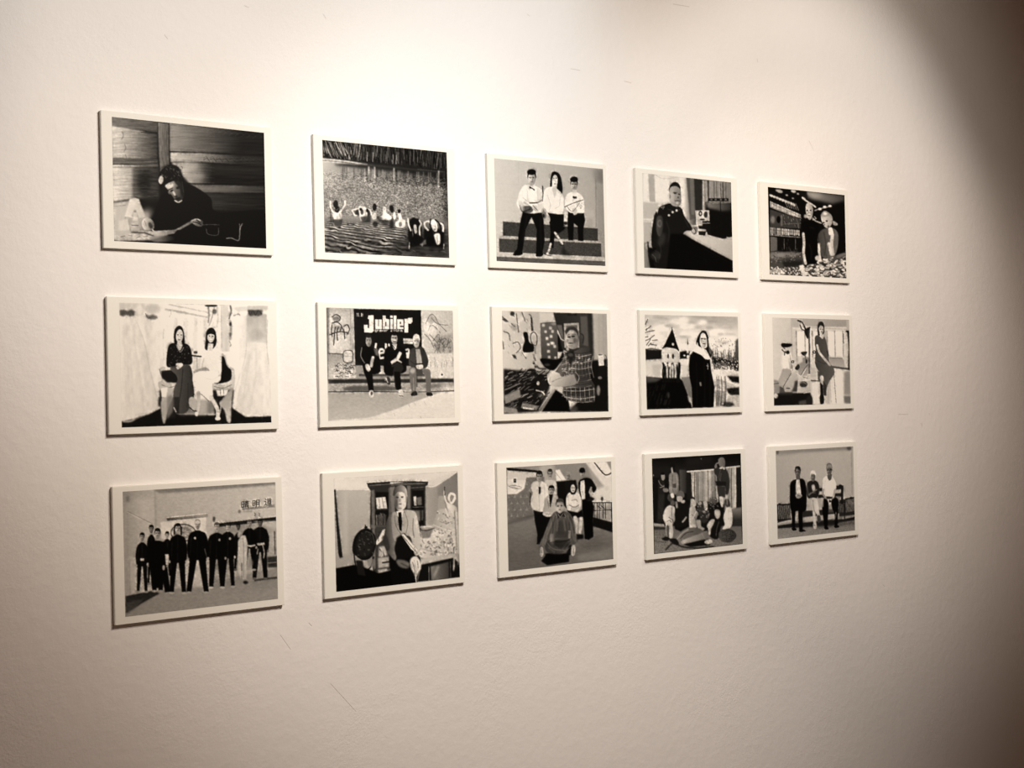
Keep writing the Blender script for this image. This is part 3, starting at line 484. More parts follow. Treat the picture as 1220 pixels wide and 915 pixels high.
def pic7():
    c=Cv(7,195); g=c.rng()
    c.p((200,140,0,165,420,0),[138,88,540,100,560,300,480,520,145,520],b=3)
    c.p(208,[400,100,500,104,500,170,405,170],b=5,a=.6)
    for q in ([140,130,180,165],[205,100,225,130],[150,235,185,250,195,300],[205,180,230,200],[240,110,255,240],[280,100,300,160],[140,300,150,360],[210,400,240,428],[280,385,308,425],[215,320,250,310,268,350,240,385],[330,115,345,130,345,190]): c.c(50,6,q,b=2,a=.85)
    c.e(45,212,110,16,16,b=3); c.e(60,160,155,20,9,30,b=3); c.e(60,226,412,16,9,50,b=3); c.e(120,225,205,22,24,b=6,a=.5)
    for k in range(26): x=145+g.random()*200;y=110+g.random()*300; c.c(g.choice([95,130,225]),4,[x,y,x+12*g.random(),y+14],b=1.5,a=.5)
    c.e(215,270,150,22,20,b=6,a=.5); c.p(232,[280,385,310,380,318,405,300,415],b=3,a=.8); c.c(100,4,[175,510,230,512],b=2)
    c.s_(18,[288,245,318,245,330,310,360,330,365,370,340,382,290,380,285,340,298,300],b=2)
    c.p(40,[340,130,352,140,360,230,346,235],b=2); c.c(45,6,[345,250,365,240,385,270,380,330,350,320,340,270,350,245],b=1.5); c.c(110,6,[350,180,362,230],b=1.5,a=.8); c.e(175,362,285,14,32,b=4,a=.5)
    for k in range(14): y=340+k*12; c.e(g.choice([40,90,120]),368+g.random()*14-7,y,9,7,g.random()*90,b=1.5,a=.9)
    c.c(60,12,[385,480,400,495,445,500],b=3)
    # board with cards
    c.p((95,410,170,60,530,430),[408,170,528,165,530,432,415,432],b=2); c.l(205,5,[408,172,470,166,528,164],b=1.5)
    for x,y,w in((431,192,12),(480,212,12),(445,237,11),(494,235,12),(456,285,12),(484,270,12),(490,318,12),(466,327,11),(509,340,12),(466,376,12),(470,416,11),(515,420,11),(500,320,10)): c.r(205,x-w*.8,y-w*.8,x+w*.8,y+w*.8,b=3.5,a=.9)
    c.e(150,505,180,20,12,b=4,a=.6)
    c.s_(16,[412,425,530,430,565,380,575,420,540,470,500,510,450,495,420,460],b=3); c.e(90,455,470,22,8,b=4,a=.5); c.p(18,[528,250,568,300,572,380,530,380],b=3)
    # door
    c.p((40,540,0,58,740,0),[500,104,775,108,770,460,560,360,530,220],b=3); c.p(110,[525,190,560,190,575,300,565,310],b=3,a=.8); c.l(205,6,[530,230,555,290,575,300],b=2)
    c.p(160,[575,180,680,175,682,350,578,350],b=2); c.p(95,[590,195,668,190,670,350,592,350],b=2); c.p(82,[690,130,740,130,745,340,700,330],b=3); c.r(30,600,112,665,125,b=3); c.e(60,700,290,18,45,b=4,a=.8); c.c(35,5,[690,250,712,270,705,320],b=2)
    c.p((170,780,0,155,870,0),[765,110,875,114,880,440,800,440,775,400],b=4); c.p(40,[740,108,775,110,785,440,760,440],b=6)
    for x in(820,850): c.l(130,5,[x,120,x,390],b=3,a=.4)
    # right dark + bottles
    c.p(22,[760,440,880,430,886,800,600,800,700,700],b=5); c.p(205,[812,400,852,398,855,475,818,478],b=2); c.e(90,830,400,15,5); c.r(25,815,480,865,560,b=3); c.e(120,826,562,14,10,b=2); c.e(150,815,650,12,36,b=4,a=.8); c.c(80,4,[860,400,872,420,868,480],b=1.5)
    # bench clutter
    c.p(26,[148,500,380,520,480,540,470,640,400,800,150,815],b=6)
    c.p(115,[370,510,480,515,470,545,380,530],b=4); c.e(25,345,515,35,18,b=3); c.e(60,190,560,45,16,b=4,a=.7)
    for k in range(260):
        x=150+g.random()*300;y=520+g.random()*270; a=g.random()*.8-.9; L=14+g.random()*30
        c.l(g.choice([8,12,20,45,70,120,165]),3+g.random()*4,[x,y,x+L*np.cos(a),y+L*np.sin(a)],b=1.5,a=.75)
    c.c(110,7,[148,650,200,630,265,600],b=2); c.p(175,[150,690,260,640,270,700,160,745],b=4,a=.7); c.c(215,9,[380,650,420,660,435,680],b=2); c.s_(30,[385,590,440,580,470,600,450,640,400,650],b=3); c.e(200,392,600,10,14,b=2)
    c.p(150,[280,740,400,760,380,790,270,775],b=2,a=.7); c.p(205,[285,768,360,778,360,788,285,780],b=2)
    c.p((160,500,640,100,410,800),[495,640,515,640,440,760,410,800,395,790,440,720],b=2); c.l(200,4,[500,640,400,780],b=1.5,a=.7); c.p(12,[515,645,600,700,620,800,415,800],b=3)
    c.p(215,[150,765,240,780,250,812,152,808],b=4,a=.7)
    for k in range(14): x=150+k*8; c.l(60,3,[x,760,x+20,810],b=1.5,a=.5)
    # man in plaid shirt
    S=[590,380,640,380,700,350,740,365,765,420,770,480,760,560,790,620,792,710,770,735,640,730,590,710,565,670,570,600,560,560,510,560,500,540,540,480,570,430]
    c.s_((95,560,0,50,780,0),S,b=2)
    for k in range(9): c.c(205,4,[585+k*24,395+abs(k-4)*4,590+k*22,480,575+k*26,560],b=1.2,a=.5)
    for k in range(14): y=385+k*22; c.c(205 if k%2 else 25,5,[560,y+20,620,y,690,y+6,765,y-10],b=1.5,a=.5)
    for k in range(60): x=560+g.random()*200;y=380+g.random()*180; c.e(g.choice([30,45,215]),x,y,5,7,g.random()*90,b=1.2,a=.55)
    c.p(42,[570,640,785,620,790,690,580,690],b=3,a=.9)
    for x in range(590,790,32): c.l(190,3,[x,630,x+4,725],a=.6)
    c.c(200,4,[568,650,680,655,785,640],a=.7); c.c(190,4,[575,695,680,710,790,695],a=.8); c.c(200,3,[610,725,700,735,770,725],a=.7)
    c.p(25,[590,385,640,370,660,420,620,470,600,440],b=4,a=.8); c.e(70,620,400,18,12,b=3)
    c.s_((215,460,540,135,600,625),[458,540,500,520,540,530,560,555,640,540,665,570,650,610,560,625,500,620,465,600],b=2); c.c(110,4,[490,590,530,570,560,560],b=2,a=.8); c.c(150,4,[480,555,470,590],b=2,a=.6)
    c.s_(50,[650,530,700,500,750,520,740,580,690,600,660,580],b=3,a=.7); c.c(200,4,[655,520,680,560,665,600],b=1.5,a=.7)
    c.s_(50,[580,235,610,205,650,205,675,240,672,300,600,260],b=3)
    c.s_((190,585,0,105,680,0),[588,265,620,225,660,240,678,290,670,340,640,360,600,345,590,310],b=2); c.e(45,610,275,13,7,b=2);c.e(45,640,270,13,7,b=2); c.e(150,620,295,8,10,b=2,a=.6); c.e(75,622,318,20,5,b=2,a=.9); c.e(60,600,300,8,14,b=4,a=.5); c.e(60,650,300,10,20,b=5,a=.6); c.e(215,630,240,18,8,b=4,a=.7); c.e(110,622,336,16,6,b=3,a=.6); c.l(60,4,[596,262,614,258],a=.8); c.l(60,4,[630,256,654,256],a=.8); c.e(90,665,300,6,12,b=2,a=.6); c.e(235,600,360,10,12,b=3,a=.7); c.e(90,640,780,30,24,b=8,a=.6)
    return c,222
def pic8():
    c=Cv(8,225); g=c.rng()
    c.p((190,560,100,232,560,330),[110,95,822,105,826,500,120,500],b=4); c.p((160,640,100,185,700,240),[440,98,822,106,822,210,640,170,520,130],b=12,a=.9)
    for x,y,a,b in((410,135,40,22),(430,180,60,25),(240,200,70,30),(350,150,50,20),(550,150,35,20),(655,230,60,30),(740,270,70,30),(450,240,70,30),(200,270,60,40),(640,300,60,30),(640,350,60,25),(780,300,30,30)): c.e(240,x,y,a,b,b=9,a=.85)
    for x,y,a,b in((470,150,30,12),(300,180,40,12),(600,190,30,12),(700,300,60,10),(420,260,50,10),(230,120,60,10),(520,190,30,12),(690,240,25,8),(760,240,50,8)): c.e(170,x,y,a,b,b=7,a=.75)
    c.n(9,40,16,[110,95,822,105,826,400,120,380])
    for q in ([118,230,150,222,185,215],[120,290,145,280,185,250],[125,325,150,290,155,275],[118,170,135,130],[120,210,150,190,158,180],[160,320,200,325],[170,290,205,285],[118,265,135,262],[130,200,125,215],[140,330,160,310]): c.c(35,6,q,b=1.5,a=.9)
    c.p(28,[117,355,240,362,240,430,118,438],b=4); c.c(30,6,[118,360,160,350,240,365],b=3)
    c.p((205,120,440,222,240,560),[118,438,245,430,250,560,122,560],b=3); c.p(110,[165,470,235,470,235,560,180,560],b=8,a=.25)
    c.p(22,[375,375,420,365,455,372,440,430,420,428,375,430],b=3); c.p(28,[436,270,442,320,432,320],b=2); c.r(225,428,320,444,385,b=3); c.e(215,438,412,10,14,b=2); c.e(225,412,402,8,6,b=1.5)
    c.p(225,[375,430,450,425,452,560,380,560],b=3); c.p(190,[390,470,450,480,450,560,390,560],b=5,a=.4)
    # tower
    c.p(20,[317,205,322,205,350,300,372,362,370,372,320,352,240,352,262,320,295,250],b=1.5); c.r(60,315,190,320,210); c.e(235,325,318,9,10,b=1.5)
    c.s_((225,245,0,195,370,0),[245,355,310,345,368,372,372,470,360,560,250,560,245,450],b=2); c.e(40,288,407,7,17,b=2);c.e(40,325,408,8,19,b=2); c.l(150,3,[250,380,365,385],b=1,a=.5); c.e(70,283,460,8,8,b=2);c.e(70,322,462,9,8,b=2); c.l(100,3,[260,450,370,455],b=2,a=.4)
    # bush / trees
    c.p(14,[122,560,245,570,370,570,400,590,440,700,460,760,470,800,128,806],b=4); 
    for k in range(16): x=245+g.random()*135; c.c(25,9,[x,600,x+8-16*g.random(),530,x+g.random()*10-5,460+g.random()*50],b=2.5,a=.8)
    c.c(22,14,[250,600,262,520,250,460],b=2); c.c(22,14,[360,600,375,520,372,460],b=2); c.e(205,318,490,12,18,b=3,a=.7)
    c.p((120,0,560,60,0,620),[122,560,240,575,200,600,124,610],b=6,a=.7)
    for k in range(24): x=140+g.random()*180;y=600+g.random()*150; c.c(g.choice([60,85]),4,[x,y,x-12,y+40],b=3,a=.4)
    c.p((130,400,570,105,460,760),[385,565,455,560,470,640,468,760,440,700],b=4); c.p(205,[432,700,462,720,462,760,445,750],b=4,a=.8); c.e(90,290,700,8,24,b=5,a=.6); c.l(150,3,[286,790,300,800],a=.5)
    # right side vegetation
    c.p(228,[610,430,825,450,828,800,640,790],b=4); 
    c.p(25,[610,410,680,415,760,440,825,460,825,520,790,510,740,470,680,480,640,470],b=5)
    for k in range(45): x=615+g.random()*205;t=(x-615)/205; y=400+t*40; c.l(35,4,[x,y+60,x+4-g.random()*8,y-10-g.random()*60],b=1.8,a=.7)
    for k in range(160): x=615+g.random()*205;y=270+g.random()*200; c.e(g.choice([50,110,235,245]),x,y,4,4,b=1.2,a=.5)
    c.p(35,[800,290,825,270,828,500,795,480],b=6,a=.8)
    c.e(110,690,480,60,28,b=6,a=.8)
    for k in range(90): x=630+g.random()*190;y=440+g.random()*70; c.e(g.choice([25,40,225]),x,y,5,5,b=1.2,a=.7)
    c.p((235,640,510,200,820,550),[630,510,700,505,825,530,826,560,740,560,640,545],b=3); c.p(20,[735,555,828,560,830,610,770,600],b=5); c.p(190,[635,575,700,585,800,630,790,665,700,660,640,640],b=4); c.p(25,[730,650,828,640,830,700,760,700,740,680],b=5); c.p(130,[640,660,720,670,728,780,650,788],b=5,a=.8); c.p(165,[740,710,830,700,832,788,720,788],b=5,a=.7); c.e(20,740,770,50,18,b=6,a=.8); c.e(220,795,760,10,14,b=3); c.e(200,700,765,9,9,b=3)
    for x in(655,668,690,715,722): c.c(40,5,[x,560,x+6,660,x-4,780],b=2,a=.7)
    c.n(16,9,7,[635,500,826,520,830,790,640,790])
    # nun
    c.s_(20,[500,300,520,245,545,220,570,225,590,260,600,330,625,380,600,420,560,360,510,330],b=2)
    c.p(175,[592,300,620,350,618,400,600,380],b=4,a=.5)
    c.p(14,[478,370,560,400,605,430,615,520,630,590,640,640,632,792,470,796,465,640,448,560,444,480,452,400],b=2.5)
    c.s_(240,[510,300,520,330,565,352,582,370,606,425,570,428,540,400,490,375,478,362,500,340],b=1.8)
    c.s_(238,[528,300,530,255,550,232,572,245,582,290,580,340,545,345],b=1.8); c.s_((205,535,0,170,580,0),[538,270,575,270,578,310,565,342,545,335,536,300],b=1.5); c.e(45,545,275,9,4);c.e(45,566,277,9,4); c.l(45,3,[536,273,578,276]); c.e(70,560,312,12,4,b=1); c.e(140,556,295,5,6,a=.6)
    c.c(22,8,[520,300,540,225,572,222,592,270],b=2); c.c(150,3,[520,260,545,230],b=2,a=.3)
    c.l(200,4,[588,465,588,505]); c.l(200,4,[580,480,597,482]); c.p(170,[525,605,537,600,540,630,530,632],b=3,a=.8)
    for x in(500,560,600): c.c(38,5,[x,450,x+6,600,x+4,780],b=5,a=.6)
    return c,226
def pic9():
    c=Cv(9,195); g=c.rng()
    c.p((200,140,0,188,300,0),[135,90,300,95,310,600,148,600],b=4); c.p((170,300,0,150,760,0),[290,93,760,108,765,170,300,165],b=5)
    c.l(150,6,[292,100,298,400],b=4,a=.7); c.p(205,[300,165,765,168,770,500,320,500],b=4); c.p(190,[300,180,330,185,345,420,310,420],b=3)
    for x0,x1 in((335,395),(405,450),(590,635),(645,700),(470,500)): c.p(244,[x0,205,x1,205,x1+4,400,x0+4,400],b=3)
    for x in(330,398,458,577,640,705): c.l(110,6,[x,200,x+4,410],b=2.5,a=.8)
    c.l(120,5,[300,165,730,185],b=3,a=.5); c.p(175,[735,110,762,112,765,520,745,510,735,300],b=4)
    c.p(120,[540,195,570,195,575,300,545,300],b=5,a=.4)
    c.p(205,[710,220,755,215,755,300,712,300],b=2); c.l(60,5,[710,220,712,300],b=2); c.p(25,[740,195,760,200,760,520,748,510,752,330],b=2.5); c.e(25,742,203,14,8,b=2)
    # couch and floor
    c.p((150,600,415,170,600,490),[595,415,700,418,715,440,720,490,600,490],b=3); c.l(90,5,[600,418,700,420],b=2,a=.7); c.p(55,[610,482,750,500,760,520,730,515,620,498],b=4)
    c.p((205,640,500,225,700,790),[600,500,765,520,770,790,560,795],b=4); c.p(90,[715,530,765,520,770,720,712,720],b=8,a=.6); c.p(60,[710,725,770,725,770,788,715,785],b=6,a=.7); c.p(240,[650,520,700,525,700,780,660,780],b=8,a=.7)
    c.c(60,4,[630,520,640,650,650,780],b=2,a=.8); c.l(130,4,[600,600,610,780],b=3,a=.5); c.p(140,[575,600,600,600,600,790,570,790],b=6,a=.5)
    # dark base
    c.p(24,[150,700,440,695,470,760,480,795,150,800],b=5); c.p(45,[195,640,235,650,300,690,300,715,190,715],b=5,a=.8); c.p(90,[350,765,410,755,415,795,350,798],b=5,a=.7); c.p(215,[455,620,500,600,515,790,460,795],b=4); c.e(40,435,760,26,35,b=5,a=.8)
    # bikes
    c.p(235,[215,380,290,380,300,520,230,530,210,460],b=8,a=.6)
    c.s_(20,[212,300,250,298,295,305,290,322,255,332,215,328],b=2); c.c(40,8,[215,350,240,370,270,380],b=2); c.e(30,262,372,14,16,b=2); c.c(45,7,[225,330,240,350,235,395],b=2); c.e(200,238,355,10,8,b=2)
    c.p((230,270,390,140,290,520),[255,395,280,385,302,500,282,510],b=2); c.c(70,4,[278,390,300,520],b=1.5,a=.7); c.e(35,302,448,12,12,b=2); c.e(190,302,448,5,5,b=1.5)
    c.s_((150,200,500,170,250,640),[225,505,280,510,290,540,240,640,210,650,190,600,210,540],b=3); c.l(45,5,[290,540,225,650],b=2,a=.8); c.p((185,240,540,160,320,680),[290,545,330,520,350,600,325,690,240,690,230,660],b=3)
    c.p(120,[150,590,190,600,200,680,155,720],b=5,a=.8); c.e(205,165,720,18,20,b=4); c.c(50,5,[150,625,190,620],b=2); c.l(30,5,[250,660,280,662],b=2)
    c.p(60,[320,600,345,600,345,690,290,690,310,650],b=5); c.p((130,350,470,165,440,560),[330,420,430,410,440,560,350,560],b=5); c.p(215,[340,415,380,410,380,450,335,470],b=5,a=.8)
    c.s_(35,[370,370,415,365,412,385,395,400,375,390],b=2); c.l(90,6,[398,390,412,460],b=2); c.s_(40,[318,500,345,468,358,490,340,515],b=2); c.e(30,475,370,16,13,b=2); c.e(190,475,370,5,5); c.e(35,412,445,8,18,b=2,a=.8)
    c.c(235,5,[330,540,370,560,410,500],b=1.5,a=.8); c.c(60,5,[365,560,400,500,425,470],b=2,a=.7)
    c.p((195,340,580,170,440,700),[345,590,440,580,445,690,335,700],b=3); c.e(50,388,630,32,24,b=3); c.c(150,6,[362,620,390,615,412,630],b=2,a=.7); c.l(230,5,[345,600,440,596],b=2); c.c(60,4,[385,572,420,580],b=2); c.l(210,6,[390,700,440,690],b=2)
    # tall machine
    c.c(30,13,[345,115,375,130,395,165,412,200],b=2); c.c(35,8,[360,150,375,185,400,195],b=2); c.s_(30,[395,195,430,168,442,175,435,210,425,260,412,250],b=2); c.c(28,9,[412,200,428,190,440,170],b=1.5); c.c((55,0,200,90,0,550),15,[432,200,436,350,436,540],b=2); c.l(190,3,[440,220,442,520],a=.7); c.c(190,5,[370,130,388,160],b=1.5,a=.8)
    c.c(235,5,[420,555,480,548,545,552],b=2); c.p(175,[440,500,480,490,490,570,445,575],b=4,a=.7); c.l(40,7,[450,600,520,605],b=2.5); c.p(35,[500,520,550,540,545,600,505,600],b=4,a=.8); c.e(215,535,580,16,22,b=3)
    # woman
    c.s_(38,[502,160,515,128,540,125,556,160,552,220,520,235,503,232],b=2); c.s_((205,512,0,160,550,0),[512,180,525,155,545,165,550,195,538,220,520,215],b=1.5); c.e(60,525,185,5,3);c.e(60,541,186,5,3);c.e(80,533,206,7,3); c.p(185,[515,215,540,215,550,260,535,270],b=2)
    c.s_((62,480,0,85,600,0),[482,245,510,235,540,265,555,245,572,290,590,380,596,450,630,500,636,545,600,600,575,660,570,725,550,715,545,640,548,570,500,510,480,450,485,350,478,300],b=2)
    c.c((205,500,320,170,590,470),18,[498,315,515,370,560,430,600,475],b=2); c.c(38,5,[575,360,590,400],b=2); c.c(40,5,[500,440,540,460,580,470],b=3,a=.5)
    c.p(50,[545,600,572,640,568,720,552,720],b=2); c.p(190,[552,722,575,725,578,780,560,785],b=3); c.p(25,[520,610,545,640,550,780,525,788],b=3); c.s_(25,[520,720,548,720,550,782,522,785],b=2)
    return c,216
def pic10():
    c=Cv(10,138); g=c.rng()
    c.p((140,300,0,152,900,0),[295,110,980,65,990,300,600,300,300,300],b=4); c.p((125,130,0,148,240,0),[120,115,300,105,310,600,140,700],b=4)
    c.p((105,125,120,138,200,200),[120,115,300,105,300,160,200,150,130,200],b=12,a=.8); c.p((95,300,120,128,300,150),[280,100,980,66,980,84,330,132],b=5,a=.9)
    c.l(95,5,[303,120,308,310],b=5,a=.7); c.e(70,150,160,10,18,b=6,a=.6)
    c.c(105,4,[150,230,210,260,290,300],b=1.5,a=.8); c.c(160,3,[150,236,210,266,285,304],b=1.5,a=.7); c.c(112,3,[150,235,150,500,160,690],b=3,a=.6)
    c.p((140,150,480,162,260,480),[150,480,220,480,250,680,160,700],b=6,a=.8); c.l(95,4,[160,500,165,690],b=3,a=.6)
    # projector screen
    c.p(172,[335,290,590,262,592,420,500,420,340,380],b=3); c.p((120,0,258,60,0,278),[368,264,600,242,600,262,372,282],b=1.5); c.l(185,4,[370,265,598,243],b=1)
    c.e(60,462,350,72,50,b=2); c.e(158,462,350,66,44,b=2); c.e(75,462,350,50,34,b=2,a=.6); c.e(150,462,352,30,20,b=2,a=.8)
    for k in range(9): c.l(75,3,[462,350,462+64*math.cos(k*.7),350+44*math.sin(k*.7)],b=1,a=.6)
    # dark strip & right wall
    c.p(24,[636,300,980,262,982,286,640,322],b=1.5); c.p((110,700,0,132,980,0),[640,320,984,285,990,560,640,560],b=3); c.p(150,[850,285,985,285,985,330,930,320],b=5,a=.8)
    c.l(45,8,[972,345,976,470],b=2,a=.8); c.p(40,[930,485,988,480,988,545,935,545],b=4); c.l(100,5,[930,520,988,515],b=2); c.p(150,[592,300,635,295,640,640,598,640],b=4,a=.6); c.e(40,634,275,8,16,b=3,a=.8)
    # writing on the wall: three characters
    def ch(ls,x,y,w,h):
        for q in ls:
            z=[]
            for i in range(0,len(q),2): z+=[x+q[i]*w,y+q[i+1]*h-q[i]*w*.07]
            c.l(28,3.6,z,b=.6)
    sun=[[0,.15,0,.9,.32,.9,.32,.15,0,.15],[0,.5,.32,.5]]
    ch(sun+[[.45,.15,1,.15],[.5,.3,.95,.3],[.42,.44,1,.44],[.72,0,.72,.44],[.52,.58,.52,1],[.52,.58,.92,.58,.92,1],[.52,.72,.92,.72],[.52,.86,.92,.86]],788,172,40,40)
    ch([[0,.1,0,.75,.36,.75,.36,.1,0,.1],[0,.42,.36,.42],[.55,.05,.55,.8,.48,1],[.55,.05,.98,.05,.98,1],[.55,.35,.98,.35],[.55,.62,.98,.62]],850,168,38,40)
    ch([[.1,.05,.2,.18],[0,.4,.18,.4,.18,.75,0,.95],[.18,.8,.4,.95,1,.95],[.45,0,.52,.12],[.85,0,.75,.12],[.32,.18,1,.18],[.45,.32,.9,.32,.9,.78,.45,.78,.45,.32],[.45,.47,.9,.47],[.45,.62,.9,.62]],916,160,38,40)
    for k in range(26):
        x=792+k*7; c.l(68,2.6,[x,222-k*.6,x+3,210-k*.6,x+5,224-k*.6],b=.8,a=.8)
    c.e(85,776,232,8,10,b=3); c.l(100,8,[800,232,845,230],b=3,a=.6)
    for x in(860,884): c.l(70,3,[x,240,x+6,246,x,254,x+6,258],b=1)
    # floor
    c.p((100,0,560,116,0,700),[140,705,300,680,560,620,700,610,985,545,992,600,994,722,137,822],b=3); c.p((125,0,550,105,0,620),[600,600,985,545,990,600,700,650],b=5,a=.6)
    c.p(34,[138,705,300,672,330,690,240,740,140,800],b=3); c.p(60,[140,740,240,720,200,770,142,808],b=5,a=.8)
    c.p(150,[320,560,600,540,600,650,330,670],b=6,a=.8); c.p(155,[440,480,560,480,600,640,430,640],b=6,a=.8)
    c.p(40,[860,610,985,595,990,606,860,622],b=2,a=.8); c.n(4,14,8)
    def pers(x,ht,sh,foot,wd,K=12,legs=1,skin=165,hr=15,hair=20,belt=0,logo=0,spread=.5):
        "x, head top, shoulder y, foot y, half width"
        hip=sh+(foot-sh)*.45
        c.s_(K,[x-wd*.9,sh+22,x-wd*.4,sh+3,x,sh-2,x+wd*.4,sh+3,x+wd*.9,sh+22,x+wd*1.15,hip*.55+sh*.45,x+wd*.98,hip+6,x+wd*.6,hip+8,x-wd*.6,hip+8,x-wd*.98,hip+6,x-wd*1.15,hip*.55+sh*.45],b=2)
        for s in(-1,1):
            c.p(K,[x+s*wd*.05,hip-6,x+s*wd*.85,hip-6,x+s*wd*(.45+spread),foot-8,x+s*wd*(.0+spread*.9),foot-8],b=2)
            c.e(skin*.8,x+s*wd*(.25+spread*.9),foot-3,hr*.8,6,b=2); c.e(skin*.85,x+s*wd*1.02,hip+2,5.5,8,b=2)
        c.e(skin*.7,x,ht+hr*1.9+4,hr*.5,hr*.9); c.face(x,ht+hr*1.35,hr*.9,hr*1.35,skin*.9,hair,35)
        c.l(38,3,[x,sh+8,x-2,hip],b=3,a=.5); c.l(34,4,[x-wd*.7,sh+40,x-wd*.8,hip-20],b=3,a=.6)
        if belt: c.p(170,[x-wd*.35,hip*.7+sh*.3,x+wd*.35,hip*.7+sh*.3,x+wd*.3,hip*.7+sh*.3+14,x-wd*.3,hip*.7+sh*.3+14],b=2)
        if logo: c.e(140,x+wd*.3,sh+38,6,7,b=1.5)
    pers(283,308,362,640,22,hair=25,skin=120); pers(232,352,405,684,32,K=14,belt=1,skin=150); pers(372,345,385,600,24,K=15,skin=160,hr=13)
    pers(892,275,318,610,44,K=14,skin=95,hr=15,belt=0); pers(832,280,325,560,38,skin=150,hr=15,hair=60); pers(770,300,350,560,24,skin=80,hr=12)
    pers(712,300,345,655,38,skin=165,hr=15,hair=30,logo=1,spread=.55); 
    c.p(150,[768,400,785,365,810,365,822,410,820,490,815,610,795,610,790,500,785,610,768,560],b=2.5); c.e(130,775,360,10,18,b=3); c.c(95,4,[795,380,800,440,800,600],b=2,a=.8); c.e(25,812,628,14,10,b=3); c.c(150,9,[815,420,840,425,862,420],b=2); c.p(150,[872,410,915,405,918,418,880,422],b=2); c.c(140,6,[905,415,915,460,912,490],b=2); c.c(130,5,[880,440,875,470],b=2); c.e(105,840,520,12,24,b=4,a=.7)
    pers(318,328,395,680,54,skin=160,hr=19,hair=22,spread=.1); c.p(10,[270,400,365,400,372,520,330,660,290,660,275,520],b=3)
    c.p(12,[335,560,372,540,392,680,360,684],b=2); c.p(160,[360,470,382,470,384,480,378,530,366,530],b=2); c.e(150,352,545,7,14,b=2)
    pers(432,300,362,690,46,K=11,skin=175,hr=19,hair=18,spread=.55); c.p(18,[410,310,418,300,416,360,408,360],b=2);c.p(18,[446,310,456,320,454,365,446,360],b=2); 
    pers(650,295,352,660,48,K=11,skin=175,hr=17,hair=60,logo=1,spread=.45); c.c(30,3,[612,480,600,380],b=3,a=.5)
    pers(543,278,338,688,52,K=9,skin=150,hr=18,hair=120,spread=.75); c.e(160,540,292,15,10,b=2); c.c(120,5,[582,440,590,470,600,500],b=2,a=.5)
    c.e(150,528,380,6,7); c.c(12,14,[585,380,602,440,600,480],b=2)
    return c,172
